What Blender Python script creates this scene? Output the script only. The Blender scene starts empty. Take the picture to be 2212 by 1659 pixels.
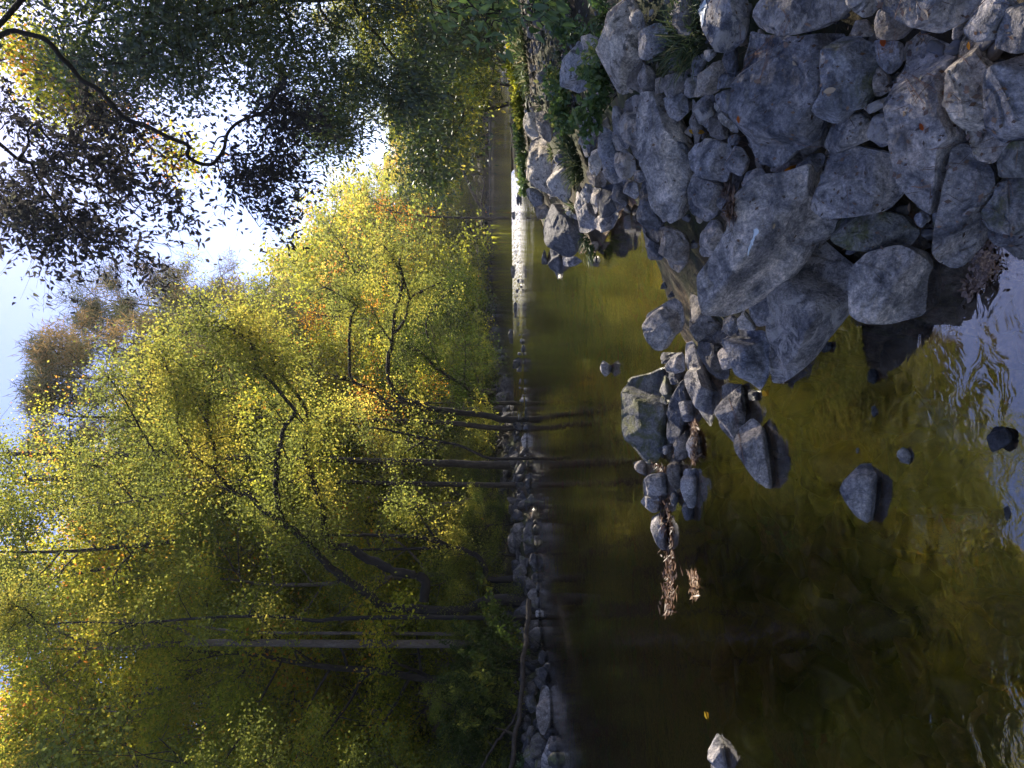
import bpy, math, random
import numpy as np
from mathutils import Vector, Matrix
from mathutils.bvhtree import BVHTree

# ---------------------------------------------------------------- camera, sky, sun
SC = bpy.context.scene
COL = SC.collection
CAM_H = 1.9
FPX, CX, CY, HOR = 1500.0, 1106.0, 829.5, 1035.0      # focal length, centre and horizon of the photograph (2212 x 1659 px)
PITCH = -math.atan((CX - HOR) / FPX)
C0 = np.array([0.0, 0.0, CAM_H])
FW = np.array([0, math.cos(PITCH), math.sin(PITCH)])
UP = np.array([0, -math.sin(PITCH), math.cos(PITCH)])
RT = np.array([1.0, 0, 0])
cam_d = bpy.data.cameras.new('camera')
cam_d.sensor_width = 36
cam_d.lens = 36 * FPX / 2212
cam_d.clip_start = 0.05
cam_d.clip_end = 4000
cam = bpy.data.objects.new('camera', cam_d)
COL.objects.link(cam)
m = Matrix.Identity(4)
for i in range(3):                                     # the photograph lies on its side: the picture's left is the world's up
    m[i][0], m[i][1], m[i][2], m[i][3] = -UP[i], RT[i], -FW[i], C0[i]
cam.matrix_world = m
SC.camera = cam

SUN_AZ, SUN_EL = math.radians(32), math.radians(37)    # azimuth to the right of the view direction
world = bpy.data.worlds.new('World')
SC.world = world
world.use_nodes = True
nt = world.node_tree
for n in list(nt.nodes):
    nt.nodes.remove(n)
sky = nt.nodes.new('ShaderNodeTexSky')
sky.sky_type = 'NISHITA'
sky.sun_disc = False
sky.sun_elevation = SUN_EL
sky.sun_rotation = SUN_AZ
sky.air_density = 0.8
sky.dust_density = 0.3
sky.ozone_density = 2.0
bg = nt.nodes.new('ShaderNodeBackground')
bg.inputs['Strength'].default_value = 0.10
wo = nt.nodes.new('ShaderNodeOutputWorld')
tw = nt.nodes.new('ShaderNodeMix'); tw.data_type = 'RGBA'; tw.blend_type = 'MULTIPLY'
tw.inputs[0].default_value = 1.0
tw.inputs[7].default_value = (0.93, 0.86, 1.06, 1)          # white balance of the sky light
nt.links.new(sky.outputs[0], tw.inputs[6])
nt.links.new(tw.outputs[2], bg.inputs[0])
nt.links.new(bg.outputs[0], wo.inputs[0])
sun_d = bpy.data.lights.new('sun', 'SUN')
sun_d.energy = 5.0
sun_d.angle = math.radians(0.5)
sun_d.color = (1.0, 0.88, 0.68)
sun = bpy.data.objects.new('sun', sun_d)
COL.objects.link(sun)
sdir = Vector((math.sin(SUN_AZ) * math.cos(SUN_EL), math.cos(SUN_AZ) * math.cos(SUN_EL), math.sin(SUN_EL)))
sun.rotation_euler = sdir.to_track_quat('Z', 'Y').to_euler()
sun.location = (20, 30, 40)
SC.view_settings.view_transform = 'Standard'
SC.view_settings.look = 'None'
SC.view_settings.gamma = 1
SC.view_settings.exposure = 1.55
SC.cycles.use_denoising = True
SC.cycles.max_bounces = 12
SC.cycles.diffuse_bounces = 8
SC.cycles.transparent_max_bounces = 12
HAZE = 0.0002
SC.cycles.sample_clamp_indirect = 6

# ---------------------------------------------------------------- small helpers
rng = np.random.default_rng(11)
random.seed(5)

def ray(x, y):
    d = FW + RT * ((CY - y) / FPX) + UP * ((CX - x) / FPX)
    return d

def at(x, y, dep):
    return C0 + ray(x, y) * dep

def link(o, parent=None):
    COL.objects.link(o)
    if parent is not None:
        o.parent = parent
    return o

def tag(o, label=None, cat=None, group=None, kind=None):
    if label: o['label'] = label
    if cat: o['category'] = cat
    if group: o['group'] = group
    if kind: o['kind'] = kind
    return o

def empty(name, loc, label, cat, group=None):
    o = bpy.data.objects.new(name, None)
    o.empty_display_size = 0.2
    o.location = loc
    link(o)
    return tag(o, label, cat, group)

def mesh_np(name, V, F, mat=None, smooth=True, tint=None):
    """V (n,3); F list of (m,k) integer arrays"""
    me = bpy.data.meshes.new(name)
    V = np.asarray(V, dtype=np.float32)
    if not isinstance(F, (list, tuple)):
        F = [F]
    F = [np.asarray(f, dtype=np.int32) for f in F if len(f)]
    nl = sum(f.size for f in F)
    npoly = sum(len(f) for f in F)
    me.vertices.add(len(V))
    me.vertices.foreach_set('co', V.ravel())
    me.loops.add(nl)
    me.loops.foreach_set('vertex_index', np.concatenate([f.ravel() for f in F]))
    me.polygons.add(npoly)
    tot = np.concatenate([np.full(len(f), f.shape[1], dtype=np.int32) for f in F])
    st = np.concatenate([[0], np.cumsum(tot)[:-1]]).astype(np.int32)
    me.polygons.foreach_set('loop_start', st)
    me.polygons.foreach_set('loop_total', tot)
    if smooth:
        me.polygons.foreach_set('use_smooth', np.ones(npoly, dtype=bool))
    me.update(calc_edges=True)
    if tint is not None:
        a = me.attributes.new('tint', 'FLOAT', 'POINT')
        a.data.foreach_set('value', np.asarray(tint, dtype=np.float32))
    if mat is not None:
        me.materials.append(mat)
    return me

def obj_np(name, V, F, mat=None, parent=None, loc=None, smooth=True, tint=None):
    V = np.asarray(V, dtype=float)
    if loc is not None:
        V = V - np.asarray(loc)
    o = bpy.data.objects.new(name, mesh_np(name, V, F, mat, smooth, tint))
    if loc is not None:
        o.location = loc
    return link(o, parent)

def _hash(i, j, k):
    h = (i * 374761393 + j * 668265263 + k * 2147483647 + 1013904223) & 0xffffffff
    h = ((h ^ (h >> 13)) * 1274126177) & 0xffffffff
    h = h ^ (h >> 16)
    return (h & 0xffffff) / float(0xffffff) * 2 - 1

def noise3(P):
    P = np.asarray(P, dtype=float)
    I = np.floor(P).astype(np.int64)
    f = P - I
    u = f * f * (3 - 2 * f)
    r = 0
    for a in (0, 1):
        for b in (0, 1):
            for c in (0, 1):
                w = (u[..., 0] if a else 1 - u[..., 0]) * (u[..., 1] if b else 1 - u[..., 1]) * (u[..., 2] if c else 1 - u[..., 2])
                r = r + w * _hash(I[..., 0] + a, I[..., 1] + b, I[..., 2] + c)
    return r

def fbm(P, o=3):
    r, a = 0, 1.0
    P = np.asarray(P, dtype=float)
    for k in range(o):
        r = r + a * noise3(P + 17.3 * k)
        P = P * 2.03
        a *= 0.5
    return r

# ---------------------------------------------------------------- node materials
def new_mat(name):
    mt = bpy.data.materials.new(name)
    mt.use_nodes = True
    t = mt.node_tree
    for n in list(t.nodes):
        t.nodes.remove(n)
    return mt, t

def N(t, kind, **kw):
    n = t.nodes.new(kind)
    for k, v in kw.items():
        if k in n.inputs:
            n.inputs[k].default_value = v
        else:
            setattr(n, k, v)
    return n

def ramp(t, fac, stops):
    r = t.nodes.new('ShaderNodeValToRGB')
    cr = r.color_ramp
    while len(cr.elements) < len(stops):
        cr.elements.new(0.5)
    for e, (p, c) in zip(cr.elements, stops):
        e.position = p
        e.color = (*c, 1) if len(c) == 3 else c
    t.links.new(fac, r.inputs[0])
    return r.outputs[0]

def mixc(t, fac, a, b, mode='MIX'):
    n = t.nodes.new('ShaderNodeMix')
    n.data_type = 'RGBA'
    n.blend_type = mode
    for sock, v in ((n.inputs[0], fac), (n.inputs[6], a), (n.inputs[7], b)):
        if hasattr(v, 'node'):
            t.links.new(v, sock)
        elif isinstance(v, (int, float)):
            sock.default_value = v
        else:
            sock.default_value = (*v, 1)
    return n.outputs[2]

def math_n(t, op, a, b=0.0, clamp=False):
    n = t.nodes.new('ShaderNodeMath')
    n.operation = op
    n.use_clamp = clamp
    for s, v in ((n.inputs[0], a), (n.inputs[1], b)):
        if hasattr(v, 'node'):
            t.links.new(v, s)
        else:
            s.default_value = v
    return n.outputs[0]

def stone_mat(name, lo, mid, hi, spots=None, spot_amt=0.0, moss=0.0, rough=0.82, scale=1.0, bump=1.0):
    """speckled weathered stone: crystals, broad blotches, lichen spots, moss patches, a wet band at the water"""
    mt, t = new_mat(name)
    tc = N(t, 'ShaderNodeTexCoord')
    oi = N(t, 'ShaderNodeObjectInfo')
    mp = N(t, 'ShaderNodeVectorMath', operation='ADD')
    t.links.new(tc.outputs['Object'], mp.inputs[0])
    sc_ = N(t, 'ShaderNodeVectorMath', operation='SCALE')
    cb = N(t, 'ShaderNodeCombineXYZ')
    for s in range(3):
        t.links.new(oi.outputs['Random'], cb.inputs[s])
    t.links.new(cb.outputs[0], sc_.inputs[0])
    sc_.inputs['Scale'].default_value = 37.0
    t.links.new(sc_.outputs[0], mp.inputs[1])
    co = mp.outputs[0]
    def nz(s, d=4, r=0.6, dist=0.0):
        n = N(t, 'ShaderNodeTexNoise', Scale=s * scale, Detail=d, Roughness=r, Distortion=dist)
        t.links.new(co, n.inputs['Vector'])
        return n.outputs['Fac']
    big = nz(4.2, 7, 0.7, 0.8)
    grain = nz(70, 4, 0.8)
    base = ramp(t, big, [(0.38, lo), (0.49, mid), (0.62, hi)])
    sp = ramp(t, grain, [(0.36, (0.5, 0.5, 0.52)), (0.5, (1, 1, 1)), (0.66, (1.75, 1.7, 1.66))])
    c = mixc(t, 0.72, base, sp, 'MULTIPLY')
    streak = ramp(t, nz(11, 7, 0.72, 1.6), [(0.36, (0.42, 0.42, 0.45)), (0.5, (0.95, 0.95, 0.95)), (0.62, (1.3, 1.27, 1.24))])
    c = mixc(t, 0.85, c, streak, 'MULTIPLY')
    tr = ramp(t, oi.outputs['Random'], [(0.0, (0.62, 0.64, 0.70)), (0.3, (1.0, 0.96, 0.92)), (0.55, (0.78, 0.82, 0.92)), (0.8, (1.1, 1.04, 0.98)), (1.0, (1.3, 1.24, 1.18))])
    c = mixc(t, 1.0, c, tr, 'MULTIPLY')
    if spots:
        mk = ramp(t, nz(6.5, 6, 0.72, 0.8), [(0.60 - spot_amt * 0.2, (0, 0, 0)), (0.66 - spot_amt * 0.2, (1, 1, 1))])
        c = mixc(t, math_n(t, 'MULTIPLY', mk, 0.85), c, spots)
    if moss > 0:
        mk = ramp(t, nz(5.0, 7, 0.7, 0.5), [(0.62 - moss * 0.28, (0, 0, 0)), (0.74 - moss * 0.28, (1, 1, 1))])
        mcol = ramp(t, nz(60, 3, 0.7), [(0.3, (0.045, 0.05, 0.02)), (0.7, (0.17, 0.175, 0.06))])
        c = mixc(t, math_n(t, 'MULTIPLY', mk, 0.85), c, mcol)
    ge = N(t, 'ShaderNodeNewGeometry')
    sx = N(t, 'ShaderNodeSeparateXYZ')
    t.links.new(ge.outputs['Position'], sx.inputs[0])
    zz = math_n(t, 'ADD', sx.outputs['Z'], math_n(t, 'MULTIPLY', nz(9, 3, 0.6), -0.07))
    wet = ramp(t, math_n(t, 'ADD', zz, 0.5), [(0.49, (1, 1, 1)), (0.515, (0, 0, 0))])
    c = mixc(t, wet, c, mixc(t, 1.0, c, (0.42, 0.42, 0.42), 'MULTIPLY'))
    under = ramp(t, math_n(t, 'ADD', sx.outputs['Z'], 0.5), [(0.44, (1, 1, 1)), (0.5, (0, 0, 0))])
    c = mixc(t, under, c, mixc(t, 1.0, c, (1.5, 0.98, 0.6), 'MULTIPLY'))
    b = N(t, 'ShaderNodeBsdfPrincipled')
    t.links.new(c, b.inputs['Base Color'])
    rg = math_n(t, 'SUBTRACT', rough, math_n(t, 'MULTIPLY', wet, 0.5))
    t.links.new(rg, b.inputs['Roughness'])
    b.inputs['Specular IOR Level'].default_value = 0.4
    hgt = math_n(t, 'ADD', math_n(t, 'MULTIPLY', nz(22, 6, 0.68, 0.6), 1.0), math_n(t, 'MULTIPLY', grain, 0.28))
    bu = N(t, 'ShaderNodeBump', Strength=1.0 * bump, Distance=0.03 if scale > .5 else .004)
    t.links.new(hgt, bu.inputs['Height'])
    t.links.new(bu.outputs[0], b.inputs['Normal'])
    o = N(t, 'ShaderNodeOutputMaterial')
    t.links.new(b.outputs[0], o.inputs[0])
    return mt

def leaf_mat(name, stops, trans=0.5, gloss=0.0, rand=0.25, tsat=None):
    """thin leaves: the tint attribute picks the leaf's own colour; light passes through"""
    mt, t = new_mat(name)
    at_ = N(t, 'ShaderNodeAttribute', attribute_name='tint')
    oi = N(t, 'ShaderNodeObjectInfo')
    f = math_n(t, 'ADD', at_.outputs['Fac'], math_n(t, 'MULTIPLY', math_n(t, 'SUBTRACT', oi.outputs['Random'], 0.5), rand), True)
    c = ramp(t, f, stops)
    tcol = mixc(t, 1.0, c, tsat or (1.85, 1.75, 2.0), 'MULTIPLY')
    d = N(t, 'ShaderNodeBsdfDiffuse')
    tr = N(t, 'ShaderNodeBsdfTranslucent')
    g = N(t, 'ShaderNodeBsdfGlossy', Roughness=0.5)
    g.inputs['Color'].default_value = (0.9, 0.95, 1, 1)
    t.links.new(c, d.inputs[0])
    t.links.new(tcol, tr.inputs[0])
    m1 = N(t, 'ShaderNodeMixShader', Fac=trans)
    t.links.new(d.outputs[0], m1.inputs[1])
    t.links.new(tr.outputs[0], m1.inputs[2])
    m2 = N(t, 'ShaderNodeMixShader', Fac=gloss)
    t.links.new(m1.outputs[0], m2.inputs[1])
    t.links.new(g.outputs[0], m2.inputs[2])
    o = N(t, 'ShaderNodeOutputMaterial')
    t.links.new(m2.outputs[0], o.inputs[0])
    return mt

def rough_mat(name, stops, scale=8, bump=0.5, rough=0.9, stretch=(1, 1, 1), dist=0.05, detail=6, coord='Object'):
    mt, t = new_mat(name)
    tc = N(t, 'ShaderNodeTexCoord')
    mp = N(t, 'ShaderNodeMapping')
    mp.inputs['Scale'].default_value = stretch
    t.links.new(tc.outputs[coord], mp.inputs[0])
    n = N(t, 'ShaderNodeTexNoise', Scale=scale, Detail=detail, Roughness=0.68, Distortion=0.4)
    t.links.new(mp.outputs[0], n.inputs['Vector'])
    n2 = N(t, 'ShaderNodeTexNoise', Scale=scale * 7.3, Detail=3, Roughness=0.7)
    t.links.new(mp.outputs[0], n2.inputs['Vector'])
    f = math_n(t, 'ADD', math_n(t, 'MULTIPLY', n.outputs['Fac'], 0.6), math_n(t, 'MULTIPLY', n2.outputs['Fac'], 0.4))
    b = N(t, 'ShaderNodeBsdfPrincipled', Roughness=rough)
    t.links.new(ramp(t, f, stops), b.inputs['Base Color'])
    bu = N(t, 'ShaderNodeBump', Strength=bump, Distance=dist)
    t.links.new(f, bu.inputs['Height'])
    t.links.new(bu.outputs[0], b.inputs['Normal'])
    o = N(t, 'ShaderNodeOutputMaterial')
    t.links.new(b.outputs[0], o.inputs[0])
    return mt

M = {}
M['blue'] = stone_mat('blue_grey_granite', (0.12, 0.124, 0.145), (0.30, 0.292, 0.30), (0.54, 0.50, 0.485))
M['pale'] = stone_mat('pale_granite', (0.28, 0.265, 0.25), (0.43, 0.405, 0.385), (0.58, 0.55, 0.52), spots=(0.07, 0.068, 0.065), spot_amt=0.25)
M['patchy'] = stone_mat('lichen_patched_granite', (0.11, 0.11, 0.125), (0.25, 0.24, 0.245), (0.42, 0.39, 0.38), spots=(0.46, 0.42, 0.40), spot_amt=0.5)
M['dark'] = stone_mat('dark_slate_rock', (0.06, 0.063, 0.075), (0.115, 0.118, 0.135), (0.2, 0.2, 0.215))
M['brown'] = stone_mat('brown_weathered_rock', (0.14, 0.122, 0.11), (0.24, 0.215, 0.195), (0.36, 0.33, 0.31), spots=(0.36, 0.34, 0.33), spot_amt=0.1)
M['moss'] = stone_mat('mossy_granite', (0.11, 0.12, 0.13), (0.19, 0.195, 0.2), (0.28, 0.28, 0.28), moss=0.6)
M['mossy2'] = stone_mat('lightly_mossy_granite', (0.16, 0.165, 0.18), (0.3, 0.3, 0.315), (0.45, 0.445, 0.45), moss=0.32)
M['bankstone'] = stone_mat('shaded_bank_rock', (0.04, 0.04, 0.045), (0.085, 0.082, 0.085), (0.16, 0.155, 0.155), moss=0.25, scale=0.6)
for k_, v_ in (('blue', ((0.12, 0.124, 0.145), (0.30, 0.292, 0.30), (0.54, 0.50, 0.485))), ('brown', ((0.14, 0.122, 0.11), (0.24, 0.215, 0.195), (0.36, 0.33, 0.31))),
               ('dark', ((0.06, 0.063, 0.075), (0.115, 0.118, 0.135), (0.2, 0.2, 0.215))), ('patchy', ((0.11, 0.11, 0.125), (0.25, 0.24, 0.245), (0.42, 0.39, 0.38))),
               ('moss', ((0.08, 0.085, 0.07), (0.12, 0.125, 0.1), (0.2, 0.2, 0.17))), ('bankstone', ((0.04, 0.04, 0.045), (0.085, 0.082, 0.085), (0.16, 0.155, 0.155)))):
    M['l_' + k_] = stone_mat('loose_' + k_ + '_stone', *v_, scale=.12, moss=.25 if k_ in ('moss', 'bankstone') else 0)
M['bark'] = rough_mat('grey_brown_bark', [(0.3, (0.012, 0.010, 0.008)), (0.5, (0.04, 0.032, 0.026)), (0.7, (0.09, 0.074, 0.06))], 9, 0.9, 0.95, (1, 1, 0.18), 0.04)
M['bark_pale'] = rough_mat('pale_plated_bark', [(0.3, (0.035, 0.027, 0.022)), (0.5, (0.13, 0.105, 0.085)), (0.7, (0.28, 0.235, 0.2))], 7, 0.9, 0.95, (1, 1, 0.2), 0.04)
M['bark_dark'] = rough_mat('dark_bark', [(0.3, (0.008, 0.007, 0.007)), (0.6, (0.03, 0.026, 0.024)), (0.8, (0.06, 0.052, 0.05))], 12, 0.7, 0.95, (1, 1, 0.3), 0.02)
M['soil'] = None
# ---------------------------------------------------------------- the lie of the land
RIVER = np.array([(-6, -14), (-4, -6), (-2, -2), (-.6, .4), (.1, 1.4), (.43, 2.4), (.55, 2.7), (.31, 3.3), (.08, 4.2), (0., 5.2), (.15, 6.3),
    (.8, 7.0), (1.95, 8.2), (2.15, 9.2), (1.95, 11), (2.2, 12.6), (2.6, 14.8), (3.8, 19), (6.3, 24.8), (8.6, 30), (9.8, 33), (12, 36), (15, 38.5), (20, 42), (30, 48), (60, 55),
    (130, 60), (130, 95), (55, 100), (30, 104), (12, 90), (4, 60), (.5, 42), (-1.3, 36), (-2.2, 31), (-2.4, 28.5), (-3.8, 25.9), (-5.1, 24),
    (-7.4, 21.8), (-8.8, 18.75), (-9.5, 17.3), (-12, 13), (-17, 5), (-22, -14)], float)
WEIR_LO = np.array([(-3.6, 26.3), (-2.2, 28), (1.8, 30.3), (5.8, 32), (10.5, 33)], float)
WEIR_HI = np.array([(-3.6, 29.5), (-2.2, 31.5), (1.8, 32.6), (5.8, 33.6), (10.5, 34.5)], float)
ZU = 0.3

def sdf(x, y):
    """signed distance to the river outline, negative in the river"""
    x = np.asarray(x, float); y = np.asarray(y, float)
    best = np.full(x.shape, 1e9)
    ins = np.zeros(x.shape, bool)
    n = len(RIVER)
    for i in range(n):
        ax, ay = RIVER[i]; bx, by = RIVER[(i + 1) % n]
        dx, dy = bx - ax, by - ay
        t = np.clip(((x - ax) * dx + (y - ay) * dy) / (dx * dx + dy * dy), 0, 1)
        best = np.minimum(best, np.hypot(x - ax - t * dx, y - ay - t * dy))
        c = ((ay > y) != (by > y)) & (x < (bx - ax) * (y - ay) / (by - ay + 1e-12) + ax)
        ins ^= c
    return np.where(ins, -best, best)

def is_right(x, y):
    xc = np.interp(y, [-14, 0, 6, 15, 25, 34], [-12, -5, -4, -3, 1.5, 4.5])
    yc = np.interp(x, [4, 5, 15, 40, 130], [34, 40, 55, 75, 78])
    return np.where(y < 34, x > xc, (x > 4) & (y < yc))

def terrain(x, y):
    x = np.asarray(x, float); y = np.asarray(y, float)
    d = sdf(x, y)
    P = np.stack([x, y, np.zeros_like(x)], -1)
    nz = fbm(P * 0.6, 3)
    dd = np.maximum(d, 0)
    zr = 1.45 * (1 - np.exp(-0.42 * dd)) + 0.06 * nz * np.minimum(dd, 1)
    zr = zr * np.interp(y, [12, 18, 25, 33], [1, .8, .58, .2])
    zl = 0.75 * (1 - np.exp(-1.3 * dd)) + 0.05 * dd + 0.12 * nz * np.minimum(dd, 2)
    z = np.where(is_right(x, y), zr, zl)
    z = z + np.clip(d - 22, 0, 140) * 0.16 * np.clip((y - 40) / 60, 0, 1)
    up = np.clip((y - 27) / 6, 0, 1) * ZU
    z = z + up
    bed = -(0.24 + 0.5 * (1 - np.exp(0.55 * np.minimum(d, 0)))) + 0.07 * fbm(P * 1.3, 3) + up * 0.9
    return np.where(d > 0, z, bed)

def water_z(x, y):
    lo = np.interp(x, WEIR_LO[:, 0], WEIR_LO[:, 1]); hi = np.interp(x, WEIR_HI[:, 0], WEIR_HI[:, 1])
    return np.clip((y - lo) / np.maximum(hi - lo, .1), 0, 1) * ZU

_T = np.concatenate([np.linspace(1.2, 12, 1100), np.linspace(12.02, 60, 1600), np.linspace(60.1, 400, 1200)])
def hit(x, y, lift=0.0):
    """where the line of sight through a pixel meets the bank or the water"""
    d = ray(x, y)
    P = C0[None] + d[None] * _T[:, None]
    s = np.maximum(terrain(P[:, 0], P[:, 1]) + 0.06, water_z(P[:, 0], P[:, 1])) + lift
    k = np.argmax(P[:, 2] < s)
    if k == 0:
        k = len(_T) - 1 if P[0, 2] > s[0] else 0
    return P[k]

# ground: one sheet, fine near the camera, reaching to the horizon
def axis(a, b, fine_a, fine_b, f, g):
    pts = list(np.arange(fine_a, fine_b, f))
    s = f; p = fine_b
    while p < b:
        pts.append(p); s *= g; p += s
    pts.append(b)
    s = f; p = fine_a - f; lo = []
    while p > a:
        lo.append(p); s *= g; p -= s
    lo.append(a)
    return np.array(lo[::-1] + pts)
gx = axis(-900, 900, -3.5, 5.5, 0.10, 1.05)
gy = axis(-60, 1300, 0.2, 10.0, 0.10, 1.035)
GX, GY = np.meshgrid(gx, gy)
GZ = terrain(GX.ravel(), GY.ravel()).reshape(GX.shape) - 0.10
GZ = np.minimum(GZ, 40)
V = np.stack([GX.ravel(), GY.ravel(), GZ.ravel()], -1)
V[:, 2] += 0.03 * fbm(V * 3.0, 3)
ni, nj = GX.shape
idx = np.arange(ni * nj).reshape(ni, nj)
F = np.stack([idx[:-1, :-1], idx[:-1, 1:], idx[1:, 1:], idx[1:, :-1]], -1).reshape(-1, 4)

mt, t = new_mat('river_bank_soil')
tc = N(t, 'ShaderNodeTexCoord')
ge = N(t, 'ShaderNodeNewGeometry')
sx = N(t, 'ShaderNodeSeparateXYZ')
t.links.new(ge.outputs['Position'], sx.inputs[0])
def _nz(s, d=5, r=.65, di=.3):
    n = N(t, 'ShaderNodeTexNoise', Scale=s, Detail=d, Roughness=r, Distortion=di)
    t.links.new(tc.outputs['Object'], n.inputs['Vector'])
    return n.outputs['Fac']
litter = ramp(t, _nz(9), [(0.3, (0.018, 0.013, 0.009)), (0.5, (0.05, 0.036, 0.024)), (0.62, (0.09, 0.06, 0.035)), (0.75, (0.16, 0.10, 0.05))])
green = ramp(t, _nz(14), [(0.35, (0.015, 0.022, 0.008)), (0.7, (0.06, 0.075, 0.02))])
land = mixc(t, ramp(t, _nz(0.7), [(0.42, (0, 0, 0)), (0.6, (1, 1, 1))]), litter, green)
vor = N(t, 'ShaderNodeTexVoronoi', Scale=5.0)
vor.inputs['Randomness'].default_value = 1
wv = N(t, 'ShaderNodeVectorMath', operation='ADD')
nn = N(t, 'ShaderNodeTexNoise', Scale=2.5, Detail=3)
t.links.new(tc.outputs['Object'], nn.inputs['Vector'])
t.links.new(tc.outputs['Object'], wv.inputs[0]); t.links.new(nn.outputs['Color'], wv.inputs[1])
t.links.new(wv.outputs[0], vor.inputs['Vector'])
peb = mixc(t, 0.65, ramp(t, _nz(30, 4), [(0.3, (0.10, 0.07, 0.04)), (0.7, (0.42, 0.29, 0.17))]), vor.outputs['Color'], 'MULTIPLY')
bedc = mixc(t, ramp(t, _nz(1.1), [(0.4, (0, 0, 0)), (0.62, (1, 1, 1))]), ramp(t, _nz(30, 4), [(0.3, (0.06, 0.045, 0.028)), (0.7, (0.36, 0.25, 0.15))]), peb)
mk = ramp(t, math_n(t, 'ADD', sx.outputs['Z'], 0.5), [(0.50, (1, 1, 1)), (0.56, (0, 0, 0))])
colr = mixc(t, mk, land, bedc)
b = N(t, 'ShaderNodeBsdfPrincipled', Roughness=0.95)
t.links.new(colr, b.inputs['Base Color'])
bu = N(t, 'ShaderNodeBump', Strength=0.8, Distance=0.05)
t.links.new(_nz(25, 6), bu.inputs['Height'])
t.links.new(bu.outputs[0], b.inputs['Normal'])
o_ = N(t, 'ShaderNodeOutputMaterial')
t.links.new(b.outputs[0], o_.inputs[0])
M['soil'] = mt
tag(obj_np('ground', V, F, M['soil']), kind='structure')

# water: clear, tea-coloured, mirror-like; two pools and the sill between them
def water_mat(name, rip, refl=0.0, tint=(0.88, 0.74, 0.55), foam_sheen=0.0, wscale=1.0):
    mt, t = new_mat(name)
    tc = N(t, 'ShaderNodeTexCoord')
    mp = N(t, 'ShaderNodeMapping')
    mp.inputs['Scale'].default_value = (1.0, 1.0, 1.0)
    t.links.new(tc.outputs['Object'], mp.inputs[0])
    a = N(t, 'ShaderNodeTexNoise', Scale=1.6 * wscale, Detail=2, Roughness=0.5, Distortion=0.6)
    c = N(t, 'ShaderNodeTexNoise', Scale=9.0 * wscale, Detail=3, Roughness=0.55, Distortion=0.8)
    e = N(t, 'ShaderNodeTexNoise', Scale=0.35, Detail=2, Roughness=0.5)
    for n in (a, c, e):
        t.links.new(mp.outputs[0], n.inputs['Vector'])
    calm = ramp(t, e.outputs['Fac'], [(0.42, (0.3, 0.3, 0.3)), (0.62, (1, 1, 1))])
    h = math_n(t, 'ADD', math_n(t, 'MULTIPLY', a.outputs['Fac'], 1.0), math_n(t, 'MULTIPLY', math_n(t, 'MULTIPLY', c.outputs['Fac'], 0.42), calm))
    bu = N(t, 'ShaderNodeBump', Strength=1.0, Distance=rip)
    t.links.new(h, bu.inputs['Height'])
    fr = N(t, 'ShaderNodeFresnel', IOR=2.2)
    t.links.new(bu.outputs[0], fr.inputs['Normal'])
    g = N(t, 'ShaderNodeBsdfGlossy', Roughness=0.02)
    g.inputs['Color'].default_value = (1, 1, 1, 1)
    t.links.new(bu.outputs[0], g.inputs['Normal'])
    tr = N(t, 'ShaderNodeBsdfTransparent')
    tr.inputs['Color'].default_value = (*tint, 1)
    mx = N(t, 'ShaderNodeMixShader')
    ff = math_n(t, 'ADD', math_n(t, 'MULTIPLY', fr.outputs[0], 1.0), refl, True)
    t.links.new(ff, mx.inputs[0])
    t.links.new(tr.outputs[0], mx.inputs[1])
    t.links.new(g.outputs[0], mx.inputs[2])
    last = mx.outputs[0]
    silt = N(t, 'ShaderNodeBsdfDiffuse')
    silt.inputs[0].default_value = (0.16, 0.12, 0.07, 1)
    ms = N(t, 'ShaderNodeMixShader', Fac=0.008)
    t.links.new(tr.outputs[0], ms.inputs[1]); t.links.new(silt.outputs[0], ms.inputs[2])
    t.links.new(ms.outputs[0], mx.inputs[1])
    if foam_sheen > 0:
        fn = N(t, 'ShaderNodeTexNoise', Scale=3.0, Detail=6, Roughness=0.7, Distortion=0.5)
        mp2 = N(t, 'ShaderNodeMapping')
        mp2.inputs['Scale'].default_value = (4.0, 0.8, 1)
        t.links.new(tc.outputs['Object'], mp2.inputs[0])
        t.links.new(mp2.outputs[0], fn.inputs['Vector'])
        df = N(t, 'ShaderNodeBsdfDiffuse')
        df.inputs[0].default_value = (0.9, 0.9, 0.9, 1)  # white of the foam, also painting in the bright sky mirrored on the sill
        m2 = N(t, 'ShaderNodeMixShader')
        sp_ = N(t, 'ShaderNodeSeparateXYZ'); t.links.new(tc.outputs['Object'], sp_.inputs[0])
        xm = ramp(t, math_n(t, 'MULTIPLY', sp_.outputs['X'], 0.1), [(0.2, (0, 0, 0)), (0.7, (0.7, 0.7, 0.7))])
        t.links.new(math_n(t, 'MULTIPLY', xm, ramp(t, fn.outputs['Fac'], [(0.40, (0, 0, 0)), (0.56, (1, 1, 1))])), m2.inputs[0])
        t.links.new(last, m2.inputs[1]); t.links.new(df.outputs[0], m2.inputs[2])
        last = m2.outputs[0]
    o = N(t, 'ShaderNodeOutputMaterial')
    t.links.new(last, o.inputs[0])
    return mt
M['water'] = water_mat('still_river_water', 0.009)
M['water_up'] = water_mat('upper_pool_water', 0.016, wscale=1.5)
M['rapid'] = water_mat('water_running_over_the_sill', 0.03, 0.15, foam_sheen=0.25, wscale=1.4)

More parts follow.
